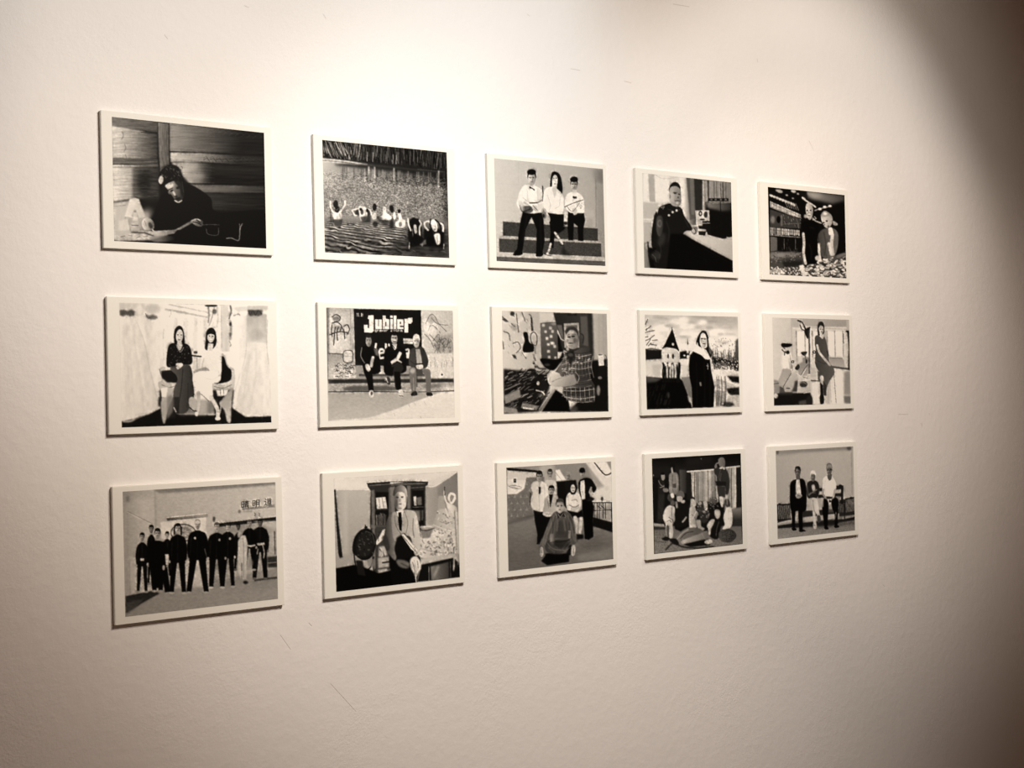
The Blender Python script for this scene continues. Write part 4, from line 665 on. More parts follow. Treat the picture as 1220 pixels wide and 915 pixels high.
def pic11():
    c=Cv(11,165); g=c.rng()
    c.p((205,110,130,190,890,85),[118,128,890,84,892,180,700,185,120,200],b=3); c.p((170,0,200,150,0,600),[120,200,350,205,370,640,130,640],b=3)
    c.p((150,140,0,185,200,0),[135,205,200,205,210,600,170,600],b=8,a=.5); c.c(215,6,[120,200,240,198,340,200],b=2); c.p(215,[118,140,330,165,330,195,118,195],b=8,a=.35); c.l(120,4,[340,205,350,420],b=3,a=.6)
    c.p(30,[120,200,130,198,148,400,175,620,160,640,148,600,135,430],b=2); c.l(110,4,[128,210,165,520],b=2,a=.6); c.p(150,[130,630,240,615,245,660,132,690],b=4)
    # right wall
    c.p((150,700,0,115,890,0),[690,180,755,178,888,88,895,420,700,420],b=4); c.c(205,7,[690,178,755,176,886,90],b=2); c.p(110,[760,180,890,95,893,260,840,230,770,260],b=5,a=.6)
    c.p((190,500,130,205,700,110),[320,150,460,130,890,84,700,150],b=5,a=.6)
    # bookcase
    c.p(45,[325,160,470,150,470,165,600,150,705,152,705,170,692,180,694,425,660,428,660,640,365,720,345,420,348,205,332,185],b=2)
    c.p(100,[340,170,470,162,470,168,342,178],b=2,a=.8); c.p(110,[475,165,600,158,690,160,690,166,475,175],b=2,a=.7); c.l(20,4,[325,162,470,152,600,150,705,154],b=1)
    c.p(105,[352,205,372,200,382,690,368,700],b=3,a=.9); c.p(95,[460,190,475,188,478,420,462,420],b=3,a=.8); c.p(110,[345,420,470,425,470,445,348,440],b=3,a=.6); c.p(125,[470,185,500,180,500,350,478,350],b=3,a=.8); c.p(115,[575,175,596,175,596,320,578,320],b=3,a=.8); c.l(150,4,[690,180,692,420],b=2,a=.8); c.l(120,4,[600,190,680,185],a=.7)
    c.r(22,380,215,460,420,b=3); c.p(205,[382,252,440,245,452,318,388,320],b=2); c.l(90,3,[400,250,408,318]);c.l(90,3,[420,248,430,318]); c.l(110,5,[380,325,455,325],b=2,a=.6)
    for k in range(8): c.l(g.choice([80,150,120]),5,[386+k*8,345+g.random()*20,388+k*8,420],b=1.5,a=.8)
    c.r(22,605,205,680,420,b=3); c.p(190,[615,245,632,242,636,300,620,300],b=2); c.p(120,[635,250,665,245,668,295,640,298],b=3,a=.8); c.l(90,4,[610,310,675,308],b=1.5); 
    for k in range(6): c.l(g.choice([60,110]),5,[650+k*5,330,648+k*5,390],b=2,a=.6)
    c.p(190,[605,330,650,330,655,400,630,380],b=4,a=.5)
    c.p(60,[380,430,470,430,470,700,385,720],b=4)
    c.p(205,[425,450,442,445,430,510,388,545,380,530,405,490],b=2); c.c(40,4,[400,460,398,520],b=1.5)
    c.p(160,[400,555,440,550,455,610,400,620],b=4); c.c(40,6,[405,570,430,600,440,640],b=2,a=.8); c.c(190,5,[410,560,425,600,415,620],b=2); c.p(205,[395,625,465,618,465,680,398,690],b=4,a=.7); c.l(20,9,[425,655,465,650],b=2); c.p(190,[395,700,450,690,460,712,400,722],b=3,a=.8)
    # globe
    c.s_(22,[235,575,248,500,290,450,340,445,378,490,380,560,350,625,300,640,255,610],b=2); c.e(40,315,540,55,80,10,b=6,a=.7)
    for k in range(40): c.e(g.choice([70,90,15]),265+g.random()*100,460+g.random()*150,7,4,g.random()*90,b=1.5,a=.5)
    c.c(80,4,[320,460,360,480,375,540],b=2,a=.8); c.l(25,5,[316,420,318,450],b=1.5); c.e(30,320,435,10,8); c.c(22,8,[245,580,250,640,262,700],b=2); c.c(24,8,[370,620,350,680,330,700],b=2); c.p(120,[325,640,372,630,372,680,335,680],b=4,a=.8); c.c(150,4,[270,660,275,720,290,730],b=2,a=.7)
    # front dark desk
    c.p(10,[132,690,245,668,300,680,400,720,480,700,640,770,640,790,135,838],b=3); c.p(28,[255,640,300,640,320,740,270,730],b=4)
    # table right w/ cloth and piping
    c.s_((215,650,450,160,890,600),[640,520,680,480,740,450,830,430,870,470,895,570,890,600,780,620,680,625,640,600],b=3)
    for k in range(150):
        x=650+g.random()*235;y=445+g.random()*165; c.e(g.choice([80,120,60,235,225]),x,y,9,4,g.random()*180,b=1.5,a=.5)
    c.p(110,[660,450,740,440,720,500,670,505],b=4,a=.9); c.l(205,5,[655,435,770,425],b=2); c.c(50,6,[655,450,700,455,745,440],b=2,a=.8); c.c(60,4,[640,560,760,590,890,600],b=3,a=.4)
    c.p((185,640,640,165,860,610),[640,640,860,600,862,622,665,668],b=2); c.p(22,[665,668,862,624,905,660,906,745,640,775],b=3)
    c.p((120,720,700,60,840,700),[722,680,835,650,838,755,728,765],b=4); c.l(150,4,[712,680,714,768],b=1.5,a=.9); c.c(175,10,[770,680,745,740],b=6,a=.8); c.l(90,4,[845,650,848,750],b=2,a=.8); c.p(120,[885,600,905,600,906,670,890,670],b=3,a=.6)
    # statue
    c.p(150,[770,240,810,240,815,330,765,330],b=3); c.s_((160,750,0,200,830,0),[745,400,770,330,815,325,850,360,865,440,740,430],b=4)
    c.c(225,13,[845,225,835,250,850,285,870,260,870,235,850,225],b=2); c.c(215,7,[808,195,808,240,820,280,850,330],b=2); c.c(60,6,[808,185,810,235],b=1.5); c.s_((215,830,300,170,890,300),[820,290,850,290,885,320,892,420,890,560,860,520,850,400],b=3)
    c.c(230,6,[815,320,830,360,840,340],b=2); c.c(45,6,[800,350,815,360,830,380],b=2,a=.8); c.c(90,5,[870,330,875,420,885,560],b=2.5,a=.8); c.c(70,4,[780,400,820,410,850,400],b=2,a=.7); c.c(235,5,[740,420,790,440,850,460],b=2,a=.8); c.c(80,5,[865,560,870,640,865,710],b=2); c.c(170,8,[870,600,866,700],b=2.5)
    for k in range(26): c.e(g.choice([90,235,60]),760+g.random()*110,330+g.random()*110,5,5,b=1.5,a=.5)
    c.s_(150,[742,445,765,350,800,320,850,340,865,440],b=6,a=.4)
    # man
    c.p(16,[470,520,620,540,660,640,640,775,480,790,465,640],b=4)
    c.s_((60,440,0,120,500,0),[455,380,500,350,520,480,500,560,510,620,500,640,470,610,445,570,435,500],b=3,a=.95)
    c.s_((130,460,0,185,650,0),[480,360,515,335,560,325,620,335,640,380,660,500,650,600,620,600,600,500,560,490,520,520,490,500],b=2.5)
    c.p(20,[510,500,560,470,610,540,620,620,520,640,500,580],b=4); c.c(85,4,[555,330,580,400,570,470],b=2,a=.8); c.c(90,5,[615,380,612,440,620,500],b=2,a=.8); c.c(80,4,[500,360,505,420,540,480],b=2,a=.8); c.e(210,635,400,9,40,-8,b=5,a=.5)
    c.p(225,[510,335,555,330,545,370,535,430,522,380],b=1.5); c.p(18,[522,342,540,340,545,400,542,460,528,450,520,390],b=1.5)
    c.s_((110,500,0,215,545,0),[495,240,515,205,560,205,572,250,565,310,530,333,505,310],b=2); c.s_((55,490,0,170,570,0),[488,230,500,190,540,172,570,195,578,250,570,280,558,225,520,215,497,240],b=2); c.e(45,514,248,9,5);c.p(70,[496,240,520,225,518,325,505,312],b=5,a=.6); c.e(60,545,246,9,5); c.e(95,532,290,11,3); c.e(60,508,290,8,26,b=5,a=.5); c.e(235,540,225,14,9,b=3,a=.7); c.e(95,530,318,16,6,b=3,a=.5); c.e(110,530,268,5,10,a=.6); c.e(70,575,262,4,20,b=2,a=.6)
    c.p(215,[540,480,555,475,640,575,630,592,600,570],b=1.5); c.l(90,4,[550,490,628,585],b=1.2); c.c(150,4,[560,480,640,570],a=.6)
    c.s_(100,[510,640,560,640,590,660,580,690,530,680],b=4); c.c(45,8,[540,660,580,680],b=3,a=.7); c.c(60,4,[555,640,580,650],b=1.5,a=.7); c.s_(50,[420,500,450,490,470,560,450,580],b=4,a=.9)
    c.s_(205,[600,630,640,618,664,680,650,710,632,745,618,720,598,680],b=3); c.c(60,5,[610,650,625,700,620,735],b=3,a=.8); c.c(240,5,[650,640,655,685,640,715],b=2.5,a=.8); c.c(80,4,[640,640,645,690],b=2,a=.7); c.c(120,4,[620,640,635,700,630,760],b=2,a=.7); c.c(90,4,[640,610,670,630],b=2,a=.7); c.c(50,5,[620,560,640,600],b=2,a=.6)
    c.l(205,5,[630,740,634,778],b=1.5)
    return c,204
def pic12():
    c=Cv(12,150); g=c.rng()
    c.p((125,140,0,152,650,0),[128,120,820,80,836,400,300,480,140,480],b=3); c.p((180,370,110,140,500,110),[360,105,440,100,500,230,380,230],b=10,a=.6)
    c.p((118,340,0,100,660,0),[440,100,655,88,700,200,640,260,500,200],b=6,a=.45)
    c.p(205,[655,92,820,82,832,355,690,355,700,260,770,245],b=3); c.p(150,[720,200,780,248,740,268,690,260],b=5,a=.6); c.c(165,4,[655,95,700,150,775,240],b=2,a=.6)
    c.p(215,[715,92,780,85,822,150,785,165],b=2); c.c(45,8,[712,90,780,170,825,158],b=1.5); c.p(130,[790,85,820,82,822,140],b=3); c.p(215,[455,140,480,135,525,205,460,210],b=3); c.l(150,4,[450,150,500,210],b=1.5,a=.8); c.e(185,795,260,14,14,b=3,a=.5)
    c.p(165,[345,115,450,110,440,140,380,150,345,145],b=5,a=.5)
    # left display wall
    c.p(188,[135,140,330,150,330,190,262,190,255,250,230,290,180,300,136,300],b=2.5); c.p((205,0,200,215,0,300),[136,200,262,205,255,250,225,288,180,300,136,300],b=3,a=.8)
    c.p(24,[130,122,330,140,345,150,330,155,136,140],b=2); c.p(105,[262,188,380,185,390,400,300,450,140,478,136,300,200,298,250,260],b=2.5); c.n(6,8,8,[262,188,330,188,300,450,140,478,136,300,200,298,250,260])
    for k in range(28):
        x=145+(k%5)*40+(k//5%2)*18;y=225+(k//5)*42
        if y<300 and x<255: continue
        if x<320: c.p(158,[x-10,y+14,x+10,y+12,x+3,y+4,x,y-10,x-3,y+4],b=1.5,a=.55)
    c.r(30,176,195,194,222,b=1.5); c.e(120,185,206,4,4,b=1); c.c(60,3,[145,245,180,240,230,252],b=1,a=.9); c.l(70,3,[148,250,228,262],b=1,a=.8); c.l(80,4,[165,258,215,266],b=1.2,a=.6)
    # floor
    c.p((118,0,460,96,0,700),[138,482,300,452,700,420,832,540,838,728,145,808],b=3); c.p(72,[140,478,320,430,340,448,140,500],b=8,a=.7); c.p((135,0,700,110,0,600),[600,700,836,640,836,728,600,740],b=12,a=.6); c.e(75,700,620,80,50,b=20,a=.35); c.p(80,[300,600,420,560,400,700,340,660],b=14,a=.5); c.n(4,24,10,[140,480,830,500,836,720,150,800])
    # railing + cabinet
    c.p(20,[700,450,832,485,832,552,700,510],b=2.5); c.l(22,6,[700,355,828,355],b=1); c.l(25,4,[705,408,825,402],b=1); c.l(22,6,[824,355,826,490],b=1)
    for x in(712,732,745,768,785): c.l(25,4,[x,356,x,460],b=1)
    for x in(742,765): c.l(25,4,[x-10,375,x+14,395],b=1)
    c.e(60,762,330,9,14,b=2); c.l(60,3,[762,345,762,352])
    # back figures
    c.p(20,[460,215,590,205,600,260,560,300,535,400,480,340,460,290],b=3)
    c.s_(185,[385,215,410,205,440,205,460,225,465,290,450,300,400,290],b=3); c.face(418,165,16,30,155,40,50,glasses=1); c.e(150,418,195,9,10)
    c.s_(24,[515,225,540,208,580,215,600,260,570,300,530,290],b=3); c.face(538,180,15,28,150,140,50)
    # left man tie
    c.p(18,[310,400,390,400,400,450,380,560,350,630,332,630,335,560,318,480],b=2.5)
    c.s_((185,290,0,215,390,0),[300,225,340,210,385,222,402,260,410,340,385,360,380,410,340,412,300,392,290,340,305,290,292,270],b=2.5); c.c(140,3,[350,220,345,300,350,400],b=2,a=.7); c.c(150,4,[380,240,385,320,378,400],b=2,a=.5)
    c.p(25,[344,250,356,250,356,290,350,302,344,290],b=1.5); c.p(160,[335,205,365,205,350,240],b=2); c.face(348,182,21,35,165,28,60,glasses=1); c.c(40,6,[290,290,288,330,285,370],b=2); c.e(120,292,275,7,12,b=2)
    # woman with scarf
    c.p(18,[375,420,460,400,440,470,400,560,370,600,360,520],b=3)
    c.s_((150,380,0,175,470,0),[385,330,415,300,440,300,465,320,480,380,450,430,400,440,372,420,380,370],b=2.5); c.p(22,[412,300,438,300,432,340,420,390,415,340],b=1.5); c.face(428,272,20,28,165,20,60,glasses=1); c.c(80,3,[400,330,410,390],a=.6); c.s_(190,[370,430,395,415,430,425,425,445,395,448],b=2.5); c.c(90,4,[395,430,430,430],a=.6)
    # woman in white top
    c.s_((215,530,0,200,620,0),[535,300,560,285,605,290,622,330,622,380,600,400,545,405,528,385,525,330],b=2); c.s_(20,[548,250,570,215,590,235,592,280,580,300,555,295],b=2); c.e(175,570,262,15,27); c.e(50,565,257,4,3);c.e(50,577,257,4,3);c.e(90,571,276,6,3)
    c.c(90,4,[560,340,590,335,600,350],b=1.2,a=.7); c.s_(175,[560,385,600,375,615,395,590,418,560,405],b=2); c.c(90,5,[545,370,580,385,610,370],b=1.5,a=.8)
    c.p(16,[528,405,560,412,600,420,630,400,640,450,570,460],b=2.5); c.c((190,580,0,150,640,0),26,[585,455,600,510,600,570],b=2.5); c.c(190,22,[625,460,620,520,610,570],b=2.5); c.l(70,4,[605,470,605,560],b=2,a=.7); c.p(20,[590,560,640,565,640,592,595,600],b=4)
    # tall man in dark jacket
    c.p(14,[630,330,690,330,710,380,702,470,705,580,675,600,648,595,640,480,630,400],b=2.5); c.s_(18,[605,225,625,200,660,190,690,200,715,235,725,265,705,290,690,260,680,300,690,340,640,340,612,290],b=2.5)
    c.p(215,[620,215,645,205,648,240,650,330,630,335,618,270],b=2); c.c(160,3,[633,220,636,320],a=.7); c.face(632,158,17,30,165,20,60); c.e(20,630,142,19,16,b=2); c.c(150,10,[690,255,680,290,700,300],b=2); c.e(165,695,298,10,10,b=2)
    c.p(28,[660,345,700,345,715,330,690,315],b=3)
    # front officer sitting
    c.p(16,[360,740,400,690,545,690,545,745,480,755,400,768],b=3)
    c.s_((90,380,0,75,560,0),[435,430,480,410,530,415,560,440,580,520,592,620,555,625,560,590,540,600,420,590,410,620,370,650,355,640,385,550],b=2.5)
    c.s_((60,400,0,80,560,0),[385,650,400,610,440,600,550,600,560,650,520,690,450,700,400,680],b=3); c.p(20,[545,640,560,630,556,700,520,710],b=3); c.c(130,4,[400,620,440,660,520,670],b=2,a=.6); c.c(125,4,[440,690,500,690,550,650],b=2,a=.6); c.c(30,5,[420,600,470,615,550,600],b=2,a=.8)
    c.c(45,5,[430,450,440,520,430,580],b=2,a=.8); c.c(45,5,[550,450,545,520,555,590],b=2,a=.7); c.c(130,5,[400,520,380,580,370,640],b=3,a=.6); c.p((150,420,560,80,450,560),[418,560,450,560,450,610,420,615],b=3); c.p(155,[540,540,556,540,555,590,540,590],b=2,a=.7); c.c(140,4,[580,560,585,610],b=3,a=.7)
    for x in(455,512): c.c(140,4,[x,430,x+10,445,x+4,455],b=1.5,a=.8)
    c.p(35,[465,418,505,418,520,450,490,445,470,460],b=2); c.c(130,4,[470,425,485,450,505,425],b=1.5,a=.8); c.e(40,490,520,30,50,b=10,a=.5); c.p(50,[455,545,540,545,535,590,450,590],b=6,a=.6)
    c.face(484,378,27,45,180,60,60); c.s_(175,[460,360,475,350,505,355,508,400,490,420,468,410],b=2,a=.6); c.e(45,470,378,6,4);c.e(45,495,376,6,4);c.e(80,484,402,9,3)
    c.s_(170,[352,655,370,650,376,690,366,712,354,700],b=2); c.s_(178,[562,645,584,638,584,688,572,706,560,695],b=2); c.c(100,3,[362,670,360,705],b=1);c.c(100,3,[575,660,574,700],b=1)
    c.e(90,410,560,18,30,20,b=8,a=.5)
    for x0,y0,x1,y1 in((445,440,425,500),(425,500,402,560),(535,440,560,500),(560,510,575,600),(470,470,465,540),(510,470,520,540),(400,560,385,630),(585,560,588,610),(430,620,470,650),(540,610,500,660),(410,650,450,680)):
        c.l(135,6,[x0,y0,x1,y1],b=4,a=.55); c.l(38,5,[x0+12,y0+6,x1+12,y1+4],b=4,a=.6)
    c.p(14,[455,600,545,600,540,640,500,660,440,640],b=6,a=.5); c.p(14,[385,690,545,690,540,745,400,765],b=4,a=.8)
    c.l(38,5,[356,640,350,690],b=3,a=.5); c.e(150,405,150,10,8,b=3,a=.4)
    return c,212
def pic13():
    c=Cv(13,22); g=c.rng()
    c.p((18,0,120,30,0,200),[128,125,752,90,755,260,130,260],b=3); c.p(40,[360,118,560,105,560,150,380,180],b=14,a=.5); c.e(120,475,128,4,5,b=2,a=.8); c.e(130,138,243,5,6,b=2,a=.8)
    # curtain
    c.p((160,400,0,150,720,0),[375,218,745,180,745,240,722,480,600,500,400,480,405,240],b=3); c.l(225,7,[375,218,560,205,590,196],b=1.5); c.l(190,6,[650,190,745,180],b=1.5)
    for k in range(34):
        x=412+k*9.2; c.c(g.choice([85,120,205,60,170,190]) ,4+g.random()*3,[x,225-k,x+3-g.random()*6,330,x+2,470],b=1.8,a=.75)
    c.p(30,[370,225,402,225,412,420,375,420],b=3); c.p((75,320,0,40,380,0),[322,205,370,205,372,370,325,370],b=4); c.p(30,[720,190,752,185,760,480,722,490],b=3); c.c(215,5,[410,225,415,350,420,400],b=1.5); c.c(215,5,[714,200,716,350,712,470],b=2,a=.7)
    # floor
    c.p((90,0,590,112,0,780),[142,600,760,600,767,728,146,798],b=4); c.p(150,[140,580,215,588,218,606,142,602],b=3); c.p(35,[140,605,230,610,225,625,142,628],b=3,a=.8); c.n(18,5,4,[142,625,300,690,765,690,767,728,146,798])
    c.p((120,0,475,45,0,560),[690,480,758,470,762,600,690,600],b=5); c.l(90,3,[700,625,765,625],b=2); c.c(28,12,[230,765,280,720,340,745,430,755,560,745],b=3,a=.8); c.c(45,4,[145,705,230,715],b=2,a=.6)
    # back left woman dark
    c.s_(34,[175,290,200,265,215,290,220,350,218,450,205,560,165,570,170,450],b=3); c.s_(150,[195,240,215,235,220,262,208,280,197,270],b=2); c.e(18,205,232,14,10,b=2); c.c(150,4,[175,280,190,310,215,325],b=2,a=.9); c.c(150,5,[185,330,205,325,215,315],b=1.5,a=.8); c.s_(110,[208,335,235,335,248,350,235,362,212,358],b=2.5)
    for k in range(5): c.c(60,3,[180+k*8,380,178+k*7,460,176+k*7,550],b=2,a=.6)
    # back woman in gown
    c.s_((130,250,0,105,320,0),[250,240,280,222,310,235,318,290,312,370,255,370,250,300],b=2.5); c.p(150,[262,190,275,185,278,225,268,232],b=2); c.s_(22,[255,170,275,160,290,175,292,225,280,210,270,180,262,195],b=2); c.c(60,4,[275,240,272,300,278,360],b=2,a=.8); c.c(170,4,[300,240,308,300,300,350],b=2,a=.7); c.p(50,[275,305,298,300,300,330,278,335],b=2,a=.7); c.c(150,4,[265,330,300,340],b=1.5,a=.6)
    # tall figure on right
    c.s_(45,[565,200,590,190,640,195,665,230,675,300,665,375,645,378,640,320,590,322,582,250,570,235],b=2.5); c.s_((110,600,0,85,650,0),[596,130,625,118,642,140,640,185,620,200,600,170],b=2); c.p(190,[600,195,625,180,630,195,610,200],b=1.5); c.c(130,8,[575,190,580,165,600,155],b=2.5); c.e(115,578,182,9,12,b=2); c.p(200,[628,190,640,188,640,205,630,205],b=1.5); c.c(90,3,[610,210,600,260,620,300],b=1.5,a=.8); c.p(28,[575,285,650,290,650,320,580,318],b=3); c.p(48,[585,320,645,322,645,400,600,400,590,370],b=3); c.p(175,[645,380,662,380,662,470,648,470],b=2.5,a=.8); c.c(85,5,[615,230,608,280],b=2,a=.7)
    # seated: left woman white
    c.p(18,[285,440,380,420,400,600,330,640,290,620],b=3)
    c.s_((205,215,0,160,290,0),[235,465,262,455,290,470,290,520,292,560,275,590,280,640,272,685,250,690,245,600,230,610,235,680,228,640,225,590,208,545,215,500],b=2.5); c.e(60,262,400,24,30,b=3); c.s_(225,[262,372,280,372,285,398,270,402,262,390],b=2); c.c(70,6,[250,540,275,560,280,590],b=2.5,a=.8); c.c(70,5,[235,570,255,560,265,575],b=2,a=.8); c.c(60,5,[268,470,270,530,275,560],b=2,a=.6); c.e(80,275,440,16,20,b=3); c.p(50,[240,600,252,600,250,680,242,680],b=3,a=.8)
    # second in beret
    c.s_(24,[310,430,345,415,375,430,388,480,385,580,370,600,300,610,295,520],b=2.5); c.s_(90,[300,375,325,352,350,362,358,390,345,402,305,395],b=2.5); c.s_(165,[305,395,335,392,345,412,330,430,308,425],b=2); c.s_(180,[330,420,360,420,355,440,335,435],b=2); c.c(150,11,[370,540,355,560,345,572],b=2.5); c.p(150,[292,430,308,425,312,470,300,480],b=3,a=.8)
    # centre pair
    c.p(25,[395,470,470,430,560,430,640,440,640,560,600,640,440,640,390,560],b=5)
    c.s_((175,395,0,120,450,0),[398,470,425,455,440,490,455,510,440,560,440,612,400,618,390,560,392,500],b=2.5); c.e(35,413,410,16,16,b=2); c.s_(165,[402,415,425,412,440,450,425,465,410,450],b=2); c.c(60,4,[410,520,430,540,440,570],b=2,a=.7); c.c(185,7,[440,500,415,550],b=2.5,a=.9); c.p(205,[395,590,440,590,445,612,396,615],b=3,a=.6)
    c.s_(50,[448,440,475,425,500,460,505,510,470,520,450,490],b=3); c.s_(170,[490,430,515,430,520,480,505,500,495,460],b=2.5); c.e(140,465,440,12,14,b=3); c.s_(45,[470,500,520,495,540,540,500,580,470,560],b=3); c.s_(140,[440,560,470,560,475,600,500,620,470,640,445,600],b=3); c.e(150,535,525,12,14,b=3,a=.8); c.e(130,495,500,8,10,b=2)
    for k in range(30): c.e(g.choice([30,110,150]),445+g.random()*100,430+g.random()*130,5,5,b=1.5,a=.5)
    # lying legs
    c.s_((110,330,0,80,440,0),[290,685,330,650,380,618,440,612,500,640,490,660,400,665,340,690,315,720,296,712],b=2.5); c.c(170,6,[300,700,345,650,385,625],b=2.5,a=.7); c.c(30,5,[330,690,370,650,420,640],b=2,a=.8)
    c.s_((165,340,0,90,540,0),[335,710,370,690,440,665,500,640,530,635,520,670,470,700,400,725,350,728],b=2.5); c.p(22,[350,728,470,700,530,690,540,735,400,748],b=3); c.e(175,360,708,18,12,b=3,a=.7); c.s_(25,[255,690,300,690,320,725,300,735,265,715],b=3); c.s_(25,[198,690,230,675,260,690,230,705],b=3)
    # right woman long hair
    c.s_(22,[540,500,600,430,630,470,615,560,600,680,560,690,530,660,520,600],b=3); c.e(80,560,420,30,24,b=4); c.s_((205,515,0,150,570,0),[515,600,540,560,570,555,560,590,545,620,540,660,528,660,525,620],b=2.5); c.s_(165,[570,490,605,490,608,530,590,550,572,530],b=2.5); c.e(185,588,512,14,18,b=3,a=.7); c.c(90,4,[600,570,585,620,580,670],b=2,a=.8); c.s_(185,[505,705,530,695,552,700,550,718,520,728,500,718],b=2.5); c.c(130,6,[480,650,500,690,530,705],b=2.5,a=.8)
    for k in range(26): c.e(g.choice([30,110,150]),535+g.random()*60,400+g.random()*80,5,4,b=1.5,a=.6)
    c.s_(185,[600,400,625,395,632,430,625,470,610,450],b=2.5); c.c(20,8,[598,400,605,450,625,500],b=2,a=.8)
    # far right seated in white
    c.s_((225,640,0,190,690,0),[650,480,675,465,692,500,692,590,665,620,625,622,640,590,632,540],b=2.5); c.c(165,4,[665,480,668,560],b=2,a=.7); c.s_((70,600,0,45,720,0),[605,640,660,620,710,640,720,680,680,715,625,710,600,680],b=2.5); c.n(16,5,5,[605,640,660,620,710,640,720,680,680,715,625,710,600,680]); c.s_(40,[640,420,665,410,680,450,665,470,645,460],b=3,a=.8); c.l(175,5,[655,395,658,450],b=2,a=.7)
    return c,196
def pic14():
    c=Cv(14,160); g=c.rng()
    c.p((150,130,300,162,500,300),[122,138,703,106,712,500,128,540],b=3); c.p((95,0,135,152,0,190),[125,140,703,106,703,130,300,155,130,190],b=8,a=.7); c.e(60,672,122,18,14,b=5,a=.8); c.e(50,135,150,10,16,b=5,a=.7); c.c(130,4,[560,130,620,130,670,140],b=3,a=.7)
    c.p((140,690,300,175,712,300),[690,120,703,118,712,480,696,480],b=3); c.l(120,3,[688,160,696,470],b=2,a=.7)
    # fence
    c.p(38,[130,540,228,535,235,655,135,680],b=2.5); c.p(38,[590,510,712,490,718,620,600,640],b=2.5)
    for k in range(9): c.l(125,4.5,[142+k*11,552,146+k*11,650],b=1.2,a=.9)
    for k in range(10): c.l(125,4.5,[650+k*8,510-k*1.5,652+k*8,600-k*1.5],b=1.2,a=.9)
    for k in range(6): c.l(115,4.5,[590+k*9,530,592+k*9,600],b=1.2,a=.7)
    c.l(22,6,[130,545,228,538],b=1.5); c.l(22,7,[645,500,712,490],b=1.5); c.e(22,150,538,10,7,b=2); c.e(22,690,492,14,7,b=2); c.l(20,8,[132,660,235,652],b=2)
    # ground
    c.p((105,0,640,128,0,800),[135,690,300,665,718,620,719,740,136,803],b=3); c.p(28,[135,700,240,685,520,668,718,635,718,660,540,690,240,716,136,724],b=3); c.p(150,[135,690,240,672,240,684,135,700],b=2,a=.7); c.p(150,[620,640,718,622,718,634,620,655],b=2,a=.7); c.p(62,[450,690,719,665,719,690,500,720,420,725],b=8,a=.6)
    c.n(10,7,5,[136,720,719,660,719,740,136,803]); 
    # bench
    c.p(40,[320,590,600,575,600,610,325,640],b=3); c.p(165,[340,640,580,615,600,650,340,680],b=4,a=.9); c.p(28,[240,690,560,650,600,680,560,700,250,720],b=4,a=.8); c.p(30,[445,420,590,400,628,400,630,425,560,435,450,445],b=2.5); c.p(30,[440,470,620,455,625,475,600,490,440,495],b=2.5); c.r(28,612,400,630,540,b=2); c.e(25,608,402,14,10,b=2); c.p(125,[572,480,605,480,600,540,572,540],b=3,a=.8); c.l(25,8,[600,530,645,525],b=2); c.l(28,7,[635,540,640,660],b=2); c.p(130,[480,560,600,560,590,600,480,600],b=5,a=.4); c.p(160,[520,625,585,622,570,645,520,655],b=3,a=.7)
    K=14
    # left man
    c.s_(K,[235,375,280,350,330,352,350,400,355,470,350,570,325,590,300,560,290,590,250,590,230,560,228,450],b=2.5); c.p(195,[278,355,300,352,312,450,310,480,278,480,272,400],b=2); c.p(115,[270,395,275,395,272,480,268,480],b=2,a=.7)
    c.face(288,300,22,40,100,30,d=45); c.s_(30,[266,290,275,262,300,262,310,290,290,275],b=2); c.e(130,283,280,9,8,b=3,a=.7); c.s_(75,[275,330,305,330,300,352,280,352],b=2); c.s_(150,[275,465,300,458,320,475,300,495,275,490],b=2); c.c(30,4,[285,470,310,480],a=.6)
    c.p(K,[235,560,290,540,270,600,266,720,245,720,242,640],b=2.5); c.p(K,[290,540,352,550,350,585,325,600,325,740,298,740,290,640],b=2.5); c.s_(K,[240,722,268,718,278,735,255,742],b=1.5); c.s_(K,[296,738,325,730,348,742,310,750],b=1.5); c.l(150,4,[252,742,275,740],a=.6)
    # middle person
    c.s_(32,[360,380,390,362,425,365,445,390,450,440,435,490,400,500,362,490,355,430],b=2.5); c.face(402,330,19,38,110,175,d=50); c.s_(205,[384,315,392,290,415,292,422,320,402,305],b=2.5); c.c(200,4,[402,290,402,310],b=2)
    c.s_(170,[392,400,412,395,418,430,400,440],b=3); c.c(110,8,[370,470,400,450,430,430],b=2.5); c.c(80,6,[380,455,420,455],b=2,a=.8); c.c(95,5,[360,400,365,450,375,480],b=2,a=.7)
    c.s_((150,365,0,195,430,0),[370,500,425,495,440,540,450,600,455,640,440,650,428,610,418,640,425,680,405,685,400,620,395,580,372,585,366,540],b=2.5); c.c(100,4,[400,510,410,580,430,630],b=2,a=.7); c.s_(175,[402,690,425,682,428,720,410,724],b=2); c.c(60,4,[404,700,424,698],a=.7); c.s_(60,[432,630,455,625,460,665,440,680],b=3)
    # right man
    c.s_((205,475,0,225,570,0),[480,345,515,325,550,335,572,380,575,430,560,440,558,490,500,492,485,470,472,430,475,380],b=2.5); c.c(150,4,[495,360,490,420,500,480],b=2,a=.6); c.c(165,4,[555,370,552,430],b=2,a=.6); c.s_(70,[512,320,542,315,540,350,525,362,512,345],b=2)
    c.face(524,280,22,42,110,100,d=40); c.s_(125,[504,265,515,242,538,245,545,270,525,262],b=3); c.l(28,6,[508,285,545,283],b=1.5); c.e(90,525,310,12,8,b=2,a=.6)
    c.c(135,14,[480,430,478,465,500,495,520,520],b=2.5); c.c(150,14,[568,430,560,465,545,500,530,525],b=2.5); c.s_(175,[510,500,545,500,545,540,525,555,508,530],b=2.5); c.e(22,530,518,8,9,b=1.5); c.p(30,[500,480,550,485,545,500,505,500],b=2.5)
